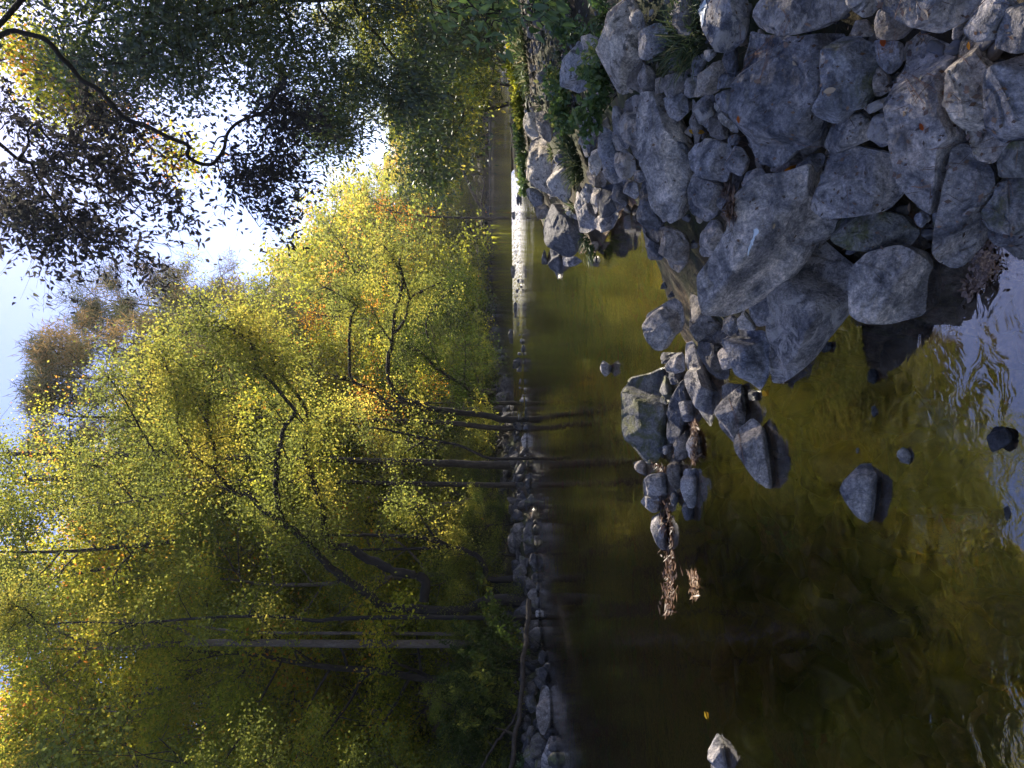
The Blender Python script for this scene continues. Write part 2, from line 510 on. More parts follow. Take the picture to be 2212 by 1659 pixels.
def strip(name, lo, hi, zlo, zhi, mat, nx=60, ny=12, wob=0.0):
    vs = []
    for j in range(ny + 1):
        f = j / ny
        for i in range(nx + 1):
            g = i / nx
            a = np.array([np.interp(g, np.linspace(0, 1, len(lo)), lo[:, k]) for k in (0, 1)])
            c = np.array([np.interp(g, np.linspace(0, 1, len(hi)), hi[:, k]) for k in (0, 1)])
            p = a + (c - a) * f
            vs.append((p[0], p[1], zlo + (zhi - zlo) * f + (wob * noise3(np.array([p[0] * 1.5, p[1] * 1.5, 0.])) if 0 < j < ny else 0)))
    ix = np.arange((nx + 1) * (ny + 1)).reshape(ny + 1, nx + 1)
    return obj_np(name, vs, np.stack([ix[:-1, :-1], ix[:-1, 1:], ix[1:, 1:], ix[1:, :-1]], -1).reshape(-1, 4), mat)
far_lo = np.array([(-60, 26.3)] + [tuple(p) for p in WEIR_LO] + [(60, 33)], float)
near_lo = far_lo.copy(); near_lo[:, 1] = -40
tag(strip('river_water', near_lo, far_lo, 0, 0, M['water'], 24, 4), kind='structure')
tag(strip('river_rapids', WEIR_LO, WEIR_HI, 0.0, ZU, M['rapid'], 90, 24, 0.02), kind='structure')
up_lo = np.array([(-3.6, 29.5)] + [tuple(p) for p in WEIR_HI[1:]] + [(22, 37.5), (140, 38)], float)
up_hi = up_lo.copy(); up_hi[:, 1] = 125
tag(strip('upper_river_water', up_lo, up_hi, ZU, ZU, M['water_up'], 24, 4), kind='structure')
# ---------------------------------------------------------------- rocks
FR = {'A': (1106, 0, .2222), 'B': (1475, 0, .2222), 'C': (1844, 0, .2222), 'D': (1106, 368.7, .2222), 'E': (1475, 368.7, .2222),
      'F': (1844, 368.7, .2222), 'G': (1290.6, 737.5, .2667), 'H': (1733, 737.5, .2889), 'P': (995.5, 1401, .1556),
      'O': (995.5, 1106, .1778), 'Q': (995.5, 811, .1778), 'R': (995.5, 368.7, .2666), 'W': (0, 0, 1.0)}
BV, BP = [], []      # everything stones and leaves can lie on, for later placing

def chaikin(p):
    q = np.roll(p, -1, 0)
    return np.stack([p * .88 + q * .12, p * .12 + q * .88], 1).reshape(-1, 2)

def resample(p, n):
    q = np.vstack([p, p[:1]])
    L = np.concatenate([[0], np.cumsum(np.hypot(*(q[1:] - q[:-1]).T))])
    t = np.linspace(0, L[-1], n, endpoint=False)
    return np.stack([np.interp(t, L, q[:, 0]), np.interp(t, L, q[:, 1])], -1)

def rock_from_outline(label, mat, frame, pts, k=0.62, H=0.42, facets=None, T=0.8, group=None, cat='rock', name='rock', seed=0, lift=0.0, rough=1.0):
    ox, oy, s_ = FR[frame]
    p = np.array([tuple(map(float, q.split(','))) for q in pts.split()])
    p = p * s_ + np.array([ox, oy])
    area = abs(np.sum(p[:, 0] * np.roll(p[:, 1], -1) - np.roll(p[:, 0], -1) * p[:, 1])) / 2
    rpx = math.sqrt(area / math.pi)
    n = 150 if rpx > 60 else (96 if rpx > 28 else 56)
    R = 46 if rpx > 60 else (28 if rpx > 28 else 16)
    cm = p.mean(0)
    ln_ = np.linalg.norm(p - cm, axis=1)[:, None] + 1e-6
    p = p + (p - cm) / ln_ * min(3.0, .07 * rpx)
    p = resample(chaikin(p), n)
    r_ = np.random.default_rng(seed + 101)
    jb = np.argmax(p[:, 0])
    B = hit(p[jb, 0], p[jb, 1], lift)
    toc = np.array([-B[0], -B[1], 0]); toc /= np.linalg.norm(toc)
    nrm = k * np.array([0, 0, 1.0]) + (1 - k) * toc
    nrm /= np.linalg.norm(nrm)
    Pw = []
    for q in p:
        d = ray(*q)
        tt = np.dot(B - C0, nrm) / np.dot(d, nrm)
        Pw.append(C0 + d * tt)
    Pw = np.array(Pw)
    A = (Pw.max(0) + Pw.min(0)) / 2
    A = A - nrm * np.dot(A - B, nrm)
    dist = np.linalg.norm(A - C0)
    H = H * 1.2
    s = rpx * dist / FPX
    e1 = np.cross(nrm, [0, 0, 1.0]);
    if np.linalg.norm(e1) < .01: e1 = np.array([1.0, 0, 0])
    e1 /= np.linalg.norm(e1); e2 = np.cross(nrm, e1)
    # picture-space directions inside the rock's own plane, for named facets
    ctr = p.mean(0)
    dx = C0 + ray(ctr[0] + 5, ctr[1]) * (np.dot(B - C0, nrm) / np.dot(ray(ctr[0] + 5, ctr[1]), nrm))
    dy = C0 + ray(ctr[0], ctr[1] + 5) * (np.dot(B - C0, nrm) / np.dot(ray(ctr[0], ctr[1] + 5), nrm))
    c0 = C0 + ray(*ctr) * (np.dot(B - C0, nrm) / np.dot(ray(*ctr), nrm))
    ex = (dx - c0) / np.linalg.norm(dx - c0); ey = (dy - c0) / np.linalg.norm(dy - c0)
    planes = []
    nf = 8 if facets is None else 4
    for j in range(nf):
        a = r_.uniform(0, 2 * math.pi); g = (r_.uniform(0.1, .5) if j < 3 else r_.uniform(.9, 2.6)) if facets is None else r_.uniform(.05, .3)
        planes.append((H * r_.uniform(.7, 1.05) if g < .5 else H * .72 + g * r_.uniform(.42, .78), g * (math.cos(a) * e1 + math.sin(a) * e2), 0.0))
    for (ang, start, slope) in (facets or []):
        a = math.radians(ang)
        planes.append((H * 0.92 + slope * start, slope * (math.cos(a) * ex + math.sin(a) * ey), 0.0))
    V = []
    rho = np.concatenate([1 - (1 - np.linspace(0, 1, R + 1)[1:]) ** 1.0])
    rho = np.sin(rho * math.pi / 2) ** 0.9
    V.append(A[None]);
    for q in rho:
        V.append(A + (Pw - A) * q)
    nt_ = len(V)
    rb = np.linspace(1, 0.12, max(6, R // 3) + 1)[1:]
    for q in rb:
        V.append(A + (Pw - A) * (0.25 + .75 * q))
    V = np.concatenate(V)
    ntop = 1 + len(rho) * n
    loc = (V - A) / s
    rr = np.concatenate([[0], np.repeat(rho, n)])
    dome = H * 1.25 * np.clip(1 - rr ** 12, 0, 1) ** 0.45
    hh = dome
    for (c_, g, _) in planes:
        pl = c_ - loc[:ntop] @ g
        hh = np.where(pl < hh, pl, hh)
        hh = hh - 0.03 * np.exp(-((pl - hh) / 0.06) ** 2) * (np.abs(pl - hh) > 1e-9)
    hh = np.maximum(hh, -0.25 if facets is None else -.12)
    hh = hh * np.where(rr > .985, np.clip(np.minimum(hh, 0) / np.where(hh == 0, 1, hh), 0, 1), 1)
    V[:ntop] += nrm[None] * (hh * s)[:, None]
    q = np.repeat(rb, n)
    dn = (nrm * .5 + np.array([0, 0, 1.0]) * .5)
    V[ntop:] -= dn[None] * (T * s * np.sqrt(np.clip(1 - q ** 2, 0, 1)))[:, None]
    V = np.vstack([V, (A - dn * T * s * 1.02)[None]])
    # weathering: broad dents, ledges and small chips
    nv = np.stack([fbm(V / s * f + seed * 3.7 + k_ * 31, 2) for k_, f in ((0, 1.4), (1, 1.4), (2, 1.4))], -1)
    fine = fbm(V / max(s, .02) * 5.0 + seed, 3)
    rid = 1 - np.abs(noise3(V / s * 2.2 * np.array([1, 1, 1.8]) + seed * 1.3)) * 2
    edge = np.concatenate([rr, np.ones(len(V) - len(rr))])
    amp = np.where(edge > .97, 0.35, 1.0)
    cr = noise3((V - A) / s * np.array([1.1, 1.1, .6]) + seed * 5.1 + fbm((V - A) / s * 3 + seed, 2)[:, None] * .12)
    cr2 = noise3((V - A) / s * np.array([1.9, .8, 1.9]) + seed * 2.7 + fbm((V - A) / s * 4 + seed, 2)[:, None] * .1)
    crack = np.exp(-(cr / .03) ** 2) * .04
    step = np.clip(cr * 14, -1, 1) * .022 + np.clip(cr2 * 18, -1, 1) * .010
    V = V + nrm[None] * ((step - crack) * s * amp * rough)[:, None]
    V = V + nv * (0.018 * s * amp * rough)[:, None] + nrm[None] * ((fine * 0.016 + rid * 0.006) * s * amp * rough)[:, None]
    F4, F3 = [], []
    ar = np.arange(n); nx = (ar + 1) % n
    F3.append(np.stack([np.zeros(n, int), 1 + ar, 1 + nx], -1))
    rings = len(rho) + len(rb)
    for r in range(rings - 1):
        a = 1 + r * n
        F4.append(np.stack([a + ar, a + n + ar, a + n + nx, a + nx], -1))
    last = 1 + (rings - 1) * n
    F3.append(np.stack([np.full(n, len(V) - 1), last + nx, last + ar], -1))
    F4 = np.concatenate(F4); F3 = np.concatenate(F3)
    # outward facing
    a, b_, c_ = V[F3[0]]
    if np.dot(np.cross(b_ - a, c_ - a), nrm) < 0:
        F4 = F4[:, ::-1]; F3 = F3[:, ::-1]
    o = obj_np(name, V, [F4, F3], M[mat], loc=A)
    tag(o, label, cat, group)
    base = len(BV)
    BV.extend(V.tolist())
    BP.extend((F4 + base).tolist()); BP.extend((F3 + base).tolist())
    return o

ROCKS = '''
C|blue|.28|broad blue-grey slab strewn with pine needles, lower right part of the bank|440,420 560,300 740,380 980,480 970,700 935,900 960,1080 1050,1340 900,1450 760,2099 560,1930 445,1800 420,1500 400,1380 410,1230 365,1040 330,780 430,640
C|pale|.34|pale bluish boulder with a bright ridge beside the needle-strewn slab|1010,300 1090,290 1190,410 1290,600 1360,680 1330,900 1300,1250 1520,1390 1480,1450 1280,1590 1120,1540 1060,1330 940,1020 970,780 970,520
C|blue|.4|smooth grey boulder cut by the bottom of the picture right of the pale ridged boulder|1800,560 1659,500 1500,600 1340,700 1310,900 1280,1280 1400,1375 1659,1370 1850,1340
C|blue|.4|dark blue-grey rock above the mossy stone near the lower right corner|1850,-20 1659,30 1550,70 1470,180 1385,350 1400,460 1580,515 1659,480 1850,460
C|blue|.45|ribbed light grey rock wedged above the pale ridged boulder|1300,-60 1480,-60 1560,50 1480,170 1410,260 1390,370 1190,405 1110,330 1100,270 1150,200 1230,100
C|blue|.45|rounded blue-grey boulder hanging over a dark gap at the right edge|240,-90 1200,-90 1180,30 1060,180 950,250 790,320 560,245 430,160 330,80
C|brown|.4|small brownish block resting against the needle-strewn slab, upper of a pair|250,100 330,90 430,180 550,260 430,380 200,380 195,250
C|blue|.3|grey stone with a purple fallen leaf on it|180,390 430,400 440,500 420,640 340,720 250,620 200,520
C|brown|.35|little brown stone in the crack left of the needle-strewn slab|180,900 225,640 330,740 340,880 250,930 200,930
C|patchy|.35|narrow pale-edged stone bridging the crack under the little brown stone|80,1050 330,930 350,990 150,1110
B|blue|.4|oblong speckled stone below the twisted hollow boulder|1620,1075 1480,1200 1350,1410 1420,1500 1520,1470 1659,1400 1810,1340 1850,1180 1760,1090
C|patchy|.35|squat speckled stone between the oblong stone and the needle-strewn slab|150,1280 220,1120 370,1090 400,1250 400,1360 250,1430 150,1350
W|blue|.35|evenly rounded light grey boulder in the middle of the near bank|1778,330 1850,315 1920,330 1942,390 1930,420 1900,455 1850,466 1790,472 1765,450 1770,390
F|mossy2|.35|narrow left half of a cracked boulder at the bottom of the picture|760,-60 930,0 895,250 835,450 800,610 750,540 740,300
F|blue|.35|tall smooth boulder jutting over the bright water at the bottom of the picture|930,0 960,-200 1080,-270 1200,-200 1380,0 1400,200 1300,330 1235,530 1200,640 1150,780 1090,830 1010,940 940,940 830,880 785,780 800,600 880,200|ang=35,.2,2.2|k=.5
C|dark|.35|dark angular stone between the needle-strewn slab and the cracked boulder|820,1560 860,1470 1010,1370 1080,1390 1110,1520 960,1520 940,1640 820,1640
F|mossy2|.32|wide grey rock with a mossy crack in the lower right corner|1400,50 1659,0 1850,0 1850,600 1659,640 1400,590 1230,520 1220,450 1400,250
C|moss|.4|moss-covered stone at the lower right edge under the smooth grey boulder|1380,1640 1440,1510 1540,1380 1659,1375 1850,1400 1850,1720 1390,1720
F|dark|.3|wet dark rock under the rock with the mossy crack|1330,560 1480,600 1659,650 1850,700 1850,900 1659,880 1560,820 1490,740 1390,720 1330,640
F|blue|.4|small grey stone in the dark hole beside the mossy oval boulder|590,430 660,400 720,440 700,490 650,560 600,480
B|blue|.16|largest flat slab on the bank, dotted with a few fallen leaves|700,340 850,350 1100,370 1290,330 1470,330 1400,500 1390,700 1390,900 1280,1050 1250,1160 1160,1400 1110,1430 960,1490 830,1640 650,1600 520,1300 490,1100 500,600 545,450 560,300
B|patchy|.42|large banded boulder at the right edge above the largest flat slab|740,0 960,-90 1600,-90 1590,60 1470,180 1280,280 1000,340 850,310 740,250 720,150
B|patchy|.4|dark striped boulder with a white paint patch on its corner|120,60 190,-60 540,-60 550,200 540,400 400,500 310,490 230,350 190,260 110,140
B|mossy2|.4|twisted boulder with a smooth hollow in its side|1490,370 1659,355 1720,390 1840,440 1870,620 1830,800 1770,930 1690,1060 1590,1070 1480,1190 1400,1190 1290,1130 1275,1060 1400,950 1440,850 1395,650 1410,470
B|brown|.4|grey-brown wedge under the foot of the twisted hollow boulder|1140,1480 1130,1400 1250,1200 1320,1160 1450,1210 1400,1350 1340,1400 1200,1500
B|brown|.35|flat triangular stone at the lower corner of the largest flat slab|820,1659 970,1500 1120,1440 1180,1540 1100,1600 940,1680
B|blue|.4|speckled dark stone above the evenly rounded light grey boulder|1110,1600 1230,1510 1330,1490 1360,1520 1340,1600 1280,1680 1120,1700
B|patchy|.4|light rounded stone at the tip of the little stone pile by the grass|0,880 60,740 130,760 110,860 150,930 60,950 0,920
B|brown|.4|dark oblong stone leaning across the little stone pile|100,860 250,620 380,590 400,650 310,880 250,920 200,900 150,940 80,930
B|blue|.35|flat stone right below the grass tuft with a twig over it|100,560 190,520 200,600 130,740 60,730
B|pale|.35|small light stone under the striped boulder|195,490 300,480 310,530 240,600 200,570
B|dark|.3|shaded stone in the hollow beside the striped boulder|380,520 500,440 500,720 430,700 400,610
B|blue|.35|small slanted stone beside the left rim of the largest flat slab|310,880 400,680 490,700 490,840 350,860
B|patchy|.35|light speckled stone pressed against the left rim of the largest flat slab|300,930 490,850 490,1150 420,1100 310,980
B|patchy|.35|curved shell-like stone with a white rim|110,1010 190,930 280,920 270,1100 210,1250 160,1190
B|pale|.45|pale finger-shaped wedge pointing at the flat slab|290,1000 330,1010 510,1220 520,1290 450,1280 350,1130 290,1050
B|brown|.35|brown scooped stone behind the pale finger-shaped wedge|215,1260 290,1080 400,1200 430,1340 330,1360 270,1310
B|brown|.35|thin upright stone left of the shell-like stone|75,960 110,1000 150,1180 170,1250 120,1420 100,1440 80,1200
B|blue|.4|fist-sized round stone between the scooped stone and the flat slab|430,1340 520,1300 550,1350 510,1410 430,1410
B|pale|.4|light sliver lying above the grey block with a white vein|120,1440 230,1340 310,1355 380,1375 200,1415
B|brown|.35|pale streaked stone at the right edge left of the striped boulder|-90,-60 60,-60 75,150 40,340 -60,340 -120,200
C|pale|.4|whitish stone in the dark gap at the right edge|0,-60 150,-60 240,40 120,175 0,90 -80,20
C|brown|.35|dull stone below the whitish stone in the dark gap|20,200 120,190 180,320 150,355 -20,345
A|pale|.42|largest pale boulder with a dark leaf-shaped stain|1090,-40 960,50 870,130 850,230 870,400 890,530 940,700 1000,880 1040,910 1150,860 1130,680 1190,600 1230,450 1240,330 1180,200 1110,60
A|pale|.3|light stone pressed behind the stained pale boulder|1110,60 1230,100 1280,260 1240,320 1170,200
A|blue|.35|blue-grey rock under the grass tuft beside the stained pale boulder|1240,330 1400,220 1480,300 1450,480 1280,590 1240,530
A|brown|.35|low brown stone against the lower side of the stained pale boulder|1150,700 1250,600 1300,660 1250,800 1250,950 1200,870 1130,840
A|patchy|.4|blue stone with a pale round patch below the stained pale boulder|1250,620 1320,640 1360,760 1350,920 1280,980 1235,900
A|patchy|.38|tall blue rock spotted with pale lichen|1060,1000 1150,930 1240,930 1250,1050 1290,1250 1290,1600 1150,1520 1100,1350 1060,1200
A|patchy|.35|thin lichen-edged stone left of the tall lichen-spotted rock|1000,1030 1050,1050 1060,1200 1110,1300 1110,1450 1040,1400 990,1250
W|blue|.45|long ridged blue rock running down the slope|1392,202 1415,198 1436,225 1462,300 1480,345 1476,400 1462,470 1442,483 1424,440 1402,340 1390,270|ang=0,.15,.9
A|blue|.4|dark blue block beside the ridged rock|1480,1340 1659,1390 1680,1600 1580,1650 1480,1600 1420,1480 1440,1370
A|blue|.35|steel-blue stone between two dark cracks|1460,1000 1550,920 1659,900 1690,1080 1590,1180 1500,1120
A|brown|.35|small brown stone in a crack near the grass tuft|1380,770 1450,750 1490,800 1460,900 1380,910
A|brown|.4|two-toned stone, light top and brown side, below the grass tuft|1500,740 1659,700 1690,780 1600,900 1500,960 1460,890
A|blue|.35|squarish grey stone among leaves at the middle of the bank|700,1150 790,1130 850,1230 830,1280 730,1400 740,1500 690,1400 690,1270
A|pale|.35|narrow light edge stone beside the squarish grey stone|640,1180 690,1270 680,1400 740,1520 700,1530 655,1400
A|blue|.38|long grey boulder pointing down from the leafy plants|830,1380 870,1230 950,1290 960,1400 1000,1480 980,1659 900,1720 850,1600
A|pale|.35|light stone beside the long grey boulder|730,1659 750,1480 830,1440 850,1600 800,1720
A|patchy|.35|lumpy stone below the small brown crack stone|980,1500 1080,1460 1160,1530 1180,1659 1100,1750 1020,1700
A|brown|.3|little triangular stone above the lumpy stone|950,1290 1000,1270 1100,1400 1100,1450 1000,1470
A|pale|.32|pale rock showing behind the leafy plants|560,520 600,400 700,450 760,520 720,700 700,850 620,900 500,850 500,700 530,600
A|pale|.35|rounded stone tucked under the fern-like plant|640,360 740,330 860,400 880,560 850,640 750,620 680,500
A|pale|.4|cracked pale stone above the lichen-blotched boulder|150,1100 200,1090 230,1200 240,1320 180,1360 120,1300 125,1180
A|brown|.35|brownish stone right of the cracked pale stone|200,1100 300,1080 360,1230 350,1390 250,1320 220,1200
A|pale|.42|big pale boulder with black lichen blotches near the far water|150,1370 250,1320 330,1400 400,1520 370,1659 410,1800 415,1900 330,1900 230,1800 160,1659 130,1500
A|pale|.38|pinkish block between the blotched boulder and the grass|370,1600 480,1590 520,1750 540,1900 500,1980 440,1900 380,1800
D|pale|.38|rounded knob below the blotched boulder, touching the water|120,180 210,170 290,250 270,340 200,355 145,270
D|brown|.38|brown knob at the waterline beside the big dark boulder|205,350 330,330 350,420 280,470 225,440
D|dark|.5|big dark egg-shaped boulder at the water's edge|440,320 520,390 600,450 640,560 620,700 560,830 480,830 400,740 345,680 340,560 380,450|ang=80,.35,.8
D|dark|.4|pointed dark rock under the egg-shaped boulder|350,760 430,790 470,880 470,1000 430,1060 390,950
D|blue|.4|wet blue rock at the foot of the egg-shaped boulder|480,840 600,830 670,880 590,930 490,925
D|pale|.35|light log-like stone leaning on the egg-shaped boulder|480,330 540,360 620,430 620,480 520,420
D|blue|.38|tall grey stone left of the grass overhanging the water|600,200 700,250 760,340 780,450 780,560 700,600 630,590 620,400
D|pale|.38|light smooth stone wedged among grey ones by the pool|700,120 760,140 780,240 720,320 670,270 680,180
D|blue|.38|slender stone between the light smooth stone and the black hollow|770,160 860,180 840,300 800,430 760,300
D|dark|.4|dark blade-edged stone over the black hollow|870,150 970,130 990,250 990,380 930,440 860,460 830,400 860,250
D|brown|.35|brown shelf stone above the pool|710,0 860,0 900,100 880,160 760,140 720,60
D|blue|.35|grey wedge above the blade-edged stone|860,-50 1050,-30 1060,100 960,130 900,80
D|blue|.38|grey rock with its foot in the sparkling water|790,470 900,420 1000,360 1010,430 950,560 880,600 790,560
D|brown|.35|stacked brown stone right of the black hollow|970,140 1060,90 1080,200 1100,330 1010,400 980,300
D|blue|.35|grey stone above the sparkling trickle|1060,80 1200,110 1220,230 1180,280 1080,200
D|patchy|.38|small pebble-smooth stone high above the trickle|1170,0 1290,0 1280,80 1230,120 1180,90
D|dark|.4|dark rounded blade beside the trickle|1240,130 1290,60 1330,20 1370,150 1400,350 1450,480 1400,560 1390,700 1290,620 1230,430 1210,250
D|blue|.45|long bluish ridge stone next to the dark blade|1330,0 1600,-30 1610,180 1520,430 1460,500 1410,400 1380,200|ang=60,.2,.8
D|dark|.35|smooth wet stone sloping into the pool|1250,520 1300,640 1390,700 1450,865 1310,865 1280,700
D|brown|.4|broad brown-grey rock above the two small pointed stones|1410,560 1500,540 1640,600 1680,720 1659,900 1590,990 1510,930 1440,760 1400,650
D|blue|.4|pentagonal grey boulder standing in the pool|1280,1500 1300,1400 1470,1290 1560,1245 1620,1290 1640,1450 1600,1560 1540,1600 1460,1740 1400,1740 1330,1640|k=.45
D|dark|.35|lone dark stone with its reflection off the egg-shaped boulder|310,760 330,860 345,910 285,910 290,850|k=.3
D|dark|.45|left of two small pointed stones in the pool|1475,1070 1510,1140 1475,1150 1440,1150|k=.3
D|dark|.45|right of two small pointed stones in the pool|1550,1165 1582,1225 1545,1232 1508,1228|k=.3
E|brown|.25|long brown plank-like slab under the giant wedge|40,760 150,750 290,820 330,890 250,1000 250,1200 260,1380 340,1500 400,1750 420,1900 340,1990 220,1950 130,1700 70,1270 20,950
E|blue|.62|giant wedge-shaped slab with a dark overhanging side|580,400 640,260 760,100 900,40 1100,20 1330,-60 1345,-20 1330,250 1440,430 1470,500 1300,650 1150,700 1050,900 900,1100 720,1200 560,1340 400,1415 300,1390 250,1250 245,1010 340,900 480,700 570,560|ang=42,.04,2.6|k=.5
E|patchy|.45|big whale-backed boulder half in the water|1180,665 1300,680 1480,840 1600,930 1640,1080 1560,1240 1440,1420 1330,1560 1180,1750 1040,1950 900,2070 800,2060 770,1900 780,1659 840,1480 910,1380 905,1200 940,1080 1060,900 1100,780
E|blue|.4|rounded dark boulder between the wedge and the whale-backed boulder|620,1310 700,1210 800,1140 920,1090 905,1380 830,1490 700,1510 630,1400
E|pale|.35|wet glinting stone in the gap beside the rounded dark boulder|530,1540 540,1450 575,1340 690,1520 690,1550 600,1550
E|blue|.38|light stone at the tip of the giant wedge|380,1450 470,1400 520,1450 520,1550 440,1620 380,1560
E|blue|.38|grey stone above the plank-like slab|140,780 200,560 260,490 350,480 360,620 330,760 250,830 170,830
E|patchy|.35|upper of two thin stones beside the giant wedge|340,760 400,600 540,520 560,620 480,780 420,770 410,690
E|brown|.35|lower of two thin stones beside the giant wedge|290,820 340,740 400,680 420,740 410,830 350,890
E|blue|.38|angular stone among twigs above the little debris hollow|320,290 440,180 520,400 470,450 420,430
E|brown|.4|upright tongue-shaped stone left of the giant wedge|465,30 480,-10 560,20 560,180 590,340 565,430 500,330 460,130
E|blue|.3|square-cornered slab with a light vein|75,30 100,60 300,110 390,180 310,300 280,430 200,490 40,400 20,190
B|blue|.35|smooth block with fine white veins|20,1500 100,1400 350,1370 430,1420 420,1640 380,1770 130,1700 50,1640
B|blue|.4|wedge standing between the veined block and the flat slab|480,1420 555,1440 620,1560 590,1659 540,1710 410,1650 440,1540
E|blue|.35|grey slab partly under the top end of the giant wedge|570,100 600,20 740,-30 800,60 740,180 640,270 580,200
F|moss|.42|oval boulder with a green moss cap|-195,500 -100,430 80,400 300,390 480,440 590,600 520,700 480,740 180,780 0,770 -160,700 -215,600
F|blue|.6|cube-like boulder with a black shaded face, standing in the water|0,1080 60,930 200,800 500,730 650,780 740,880 780,1050 760,1300 620,1410 350,1480 180,1480 80,1450 0,1390|ang=35,.12,2.3|k=.5
G|moss|.4|broad moss-covered boulder at the head of the rock spit|200,430 220,300 400,260 470,220 535,210 530,300 500,480 560,560 500,700 480,900 420,1000 370,990 310,920 240,830 200,700 210,560|k=.5
G|dark|.4|small black stone under the pentagonal boulder|510,180 510,90 600,90 600,140 540,180
G|blue|.38|grey stone between the pentagonal boulder and the spit|540,240 590,100 680,90 690,240 600,260
G|dark|.4|round blackish stone right of the broad mossy boulder|560,230 620,220 690,260 660,340 600,350 570,300
G|moss|.38|mossy cylinder-shaped stone on the spit|500,450 540,270 600,340 600,440 550,510 500,490
G|dark|.42|long dark rock along the middle of the spit|540,760 550,640 640,450 730,300 750,380 750,470 680,640 620,820 560,820
G|blue|.45|ball-like stone on the middle of the spit|640,560 680,490 750,480 780,560 760,640 690,650
G|patchy|.4|slender gritty rock leading out to the spit|690,20 750,0 790,170 860,330 920,420 950,480 910,600 890,690 830,610 780,520 740,330 690,180
G|brown|.4|knotted brown rock at the foot of the plank-like slab|810,0 980,20 1040,200 1030,300 960,300 870,230 810,90
G|blue|.38|small blue stone tucked under the knotted brown rock|980,100 1050,20 1120,140 1110,210 1010,230
G|blue|.45|pointed blue boulder touching an orange leaf|1080,-150 1200,-80 1320,-80 1350,0 1350,180 1340,280 1290,390 1240,350 1160,280 1130,140 1040,0
G|patchy|.42|gritty rock tangled with roots and needles|1000,480 990,370 1040,345 1170,360 1200,620 1110,740 1110,840 980,690 960,600|k=.5
G|blue|.42|leaf-shaped grey boulder pointing out into the water|1110,730 1240,620 1340,730 1360,900 1410,1100 1400,1195 1290,1110 1150,900 1110,790|k=.5
G|dark|.4|tiny wet black stone beside the orange leaf|1215,390 1300,400 1290,480 1230,480|k=.5
G|dark|.4|upper of two pebbles beside the mossy boulder's lower end|495,830 530,810 540,900 520,950 490,900
G|blue|.45|lower of two pebbles beside the mossy boulder's lower end|515,890 550,840 600,840 600,880 540,920
G|brown|.4|gritty brown lump with a white pebble on the spit|610,900 640,810 740,700 740,800 720,940 640,960|k=.5
G|blue|.38|flat rock with needles at the water side of the spit|720,840 780,720 820,780 830,880 800,950 730,940|k=.5
G|brown|.38|grainy dark stone near the spit's debris line|570,1030 600,900 670,960 660,1180 630,1200 580,1150|k=.45
G|brown|.4|reddish-grey corner stone below the broad mossy boulder|280,980 380,960 400,1100 330,1060|k=.45
G|blue|.42|dome-shaped boulder near the outer spit|360,1130 400,1090 530,1060 555,1200 540,1280 450,1290 400,1240 370,1250|k=.45
G|blue|.4|crumbling light stone beyond the dome-shaped boulder|345,1300 380,1250 520,1290 535,1350 450,1390 380,1340|k=.4
G|blue|.42|outermost large stone of the spit|430,1430 530,1370 560,1430 560,1600 550,1700 500,1659 440,1520|k=.4
G|dark|.42|black oval pebble right of the debris line|590,1230 620,1210 660,1250 640,1310 600,1350|k=.4
G|blue|.42|smooth oblong stone lying off the spit|690,1040 800,1030 790,1200 770,1350 720,1340 690,1200|k=.45
G|dark|.4|split dark stone at the end of the smooth oblong stone|680,1340 700,1300 775,1350 770,1440 710,1450|k=.4
G|brown|.42|lone knobbly stone far out in the golden reflections|20,220 40,150 110,200 100,250 60,290 35,250|k=.25
H|blue|.45|solitary wedge-shaped stone in the open brown water|300,1110 380,960 430,920 530,920 560,980 540,1130 520,1250 490,1355 420,1310 340,1200|k=.55
H|dark|.42|wet half-dome stone at the lower right of the open water|1380,720 1430,640 1500,640 1570,700 1560,750 1420,830 1400,780|k=.55
H|dark|.35|small teardrop stone breaking the surface|480,270 500,210 540,200 560,260 530,320 490,300|k=.6
H|dark|.35|tiny stone tip below the teardrop stone|510,490 550,480 560,540 530,570|k=.6
H|pale|.35|pale wet stone tip in the middle of the open water|715,830 750,790 820,830 800,920 720,900|k=.6
H|dark|.35|slim stone crest near the bottom of the picture|1510,1250 1550,1210 1570,1260 1530,1360|k=.6
H|dark|.35|black stone tip beneath the whale-backed boulder|105,20 200,0 230,40 170,85 110,60|k=.6
H|pale|.3|pea-sized pale tip above the solitary wedge-shaped stone|400,800 425,790 425,830 405,840|k=.6
W|patchy|.45|furrowed rock tip at the left edge of the near water|1532,1670 1534,1606 1546,1583 1562,1610 1574,1670|k=.5
P|brown|.35|long pale rock of pitted texture at the left bank waterline|1110,530 1180,520 1210,640 1250,800 1230,990 1190,1130 1150,1200 1100,1170 1060,900 1080,700|k=.3
P|patchy|.4|white-topped pointed rock at the left bank, nearest the left edge|1290,1220 1240,1220 1190,1400 1130,1500 1100,1700 1310,1700 1300,1450|k=.3
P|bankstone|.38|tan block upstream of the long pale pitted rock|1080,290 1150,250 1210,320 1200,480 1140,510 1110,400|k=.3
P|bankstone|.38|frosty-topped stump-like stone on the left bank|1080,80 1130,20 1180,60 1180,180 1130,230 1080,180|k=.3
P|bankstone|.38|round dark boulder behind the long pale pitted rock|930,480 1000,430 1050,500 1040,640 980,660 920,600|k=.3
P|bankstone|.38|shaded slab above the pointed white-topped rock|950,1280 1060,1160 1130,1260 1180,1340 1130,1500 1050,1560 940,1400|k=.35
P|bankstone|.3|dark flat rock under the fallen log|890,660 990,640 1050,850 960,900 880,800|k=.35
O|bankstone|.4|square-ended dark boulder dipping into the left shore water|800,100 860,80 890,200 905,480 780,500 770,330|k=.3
O|bankstone|.38|cut-stone block at the left shore beside the square-ended boulder|820,520 910,505 925,700 880,730 840,640|k=.3
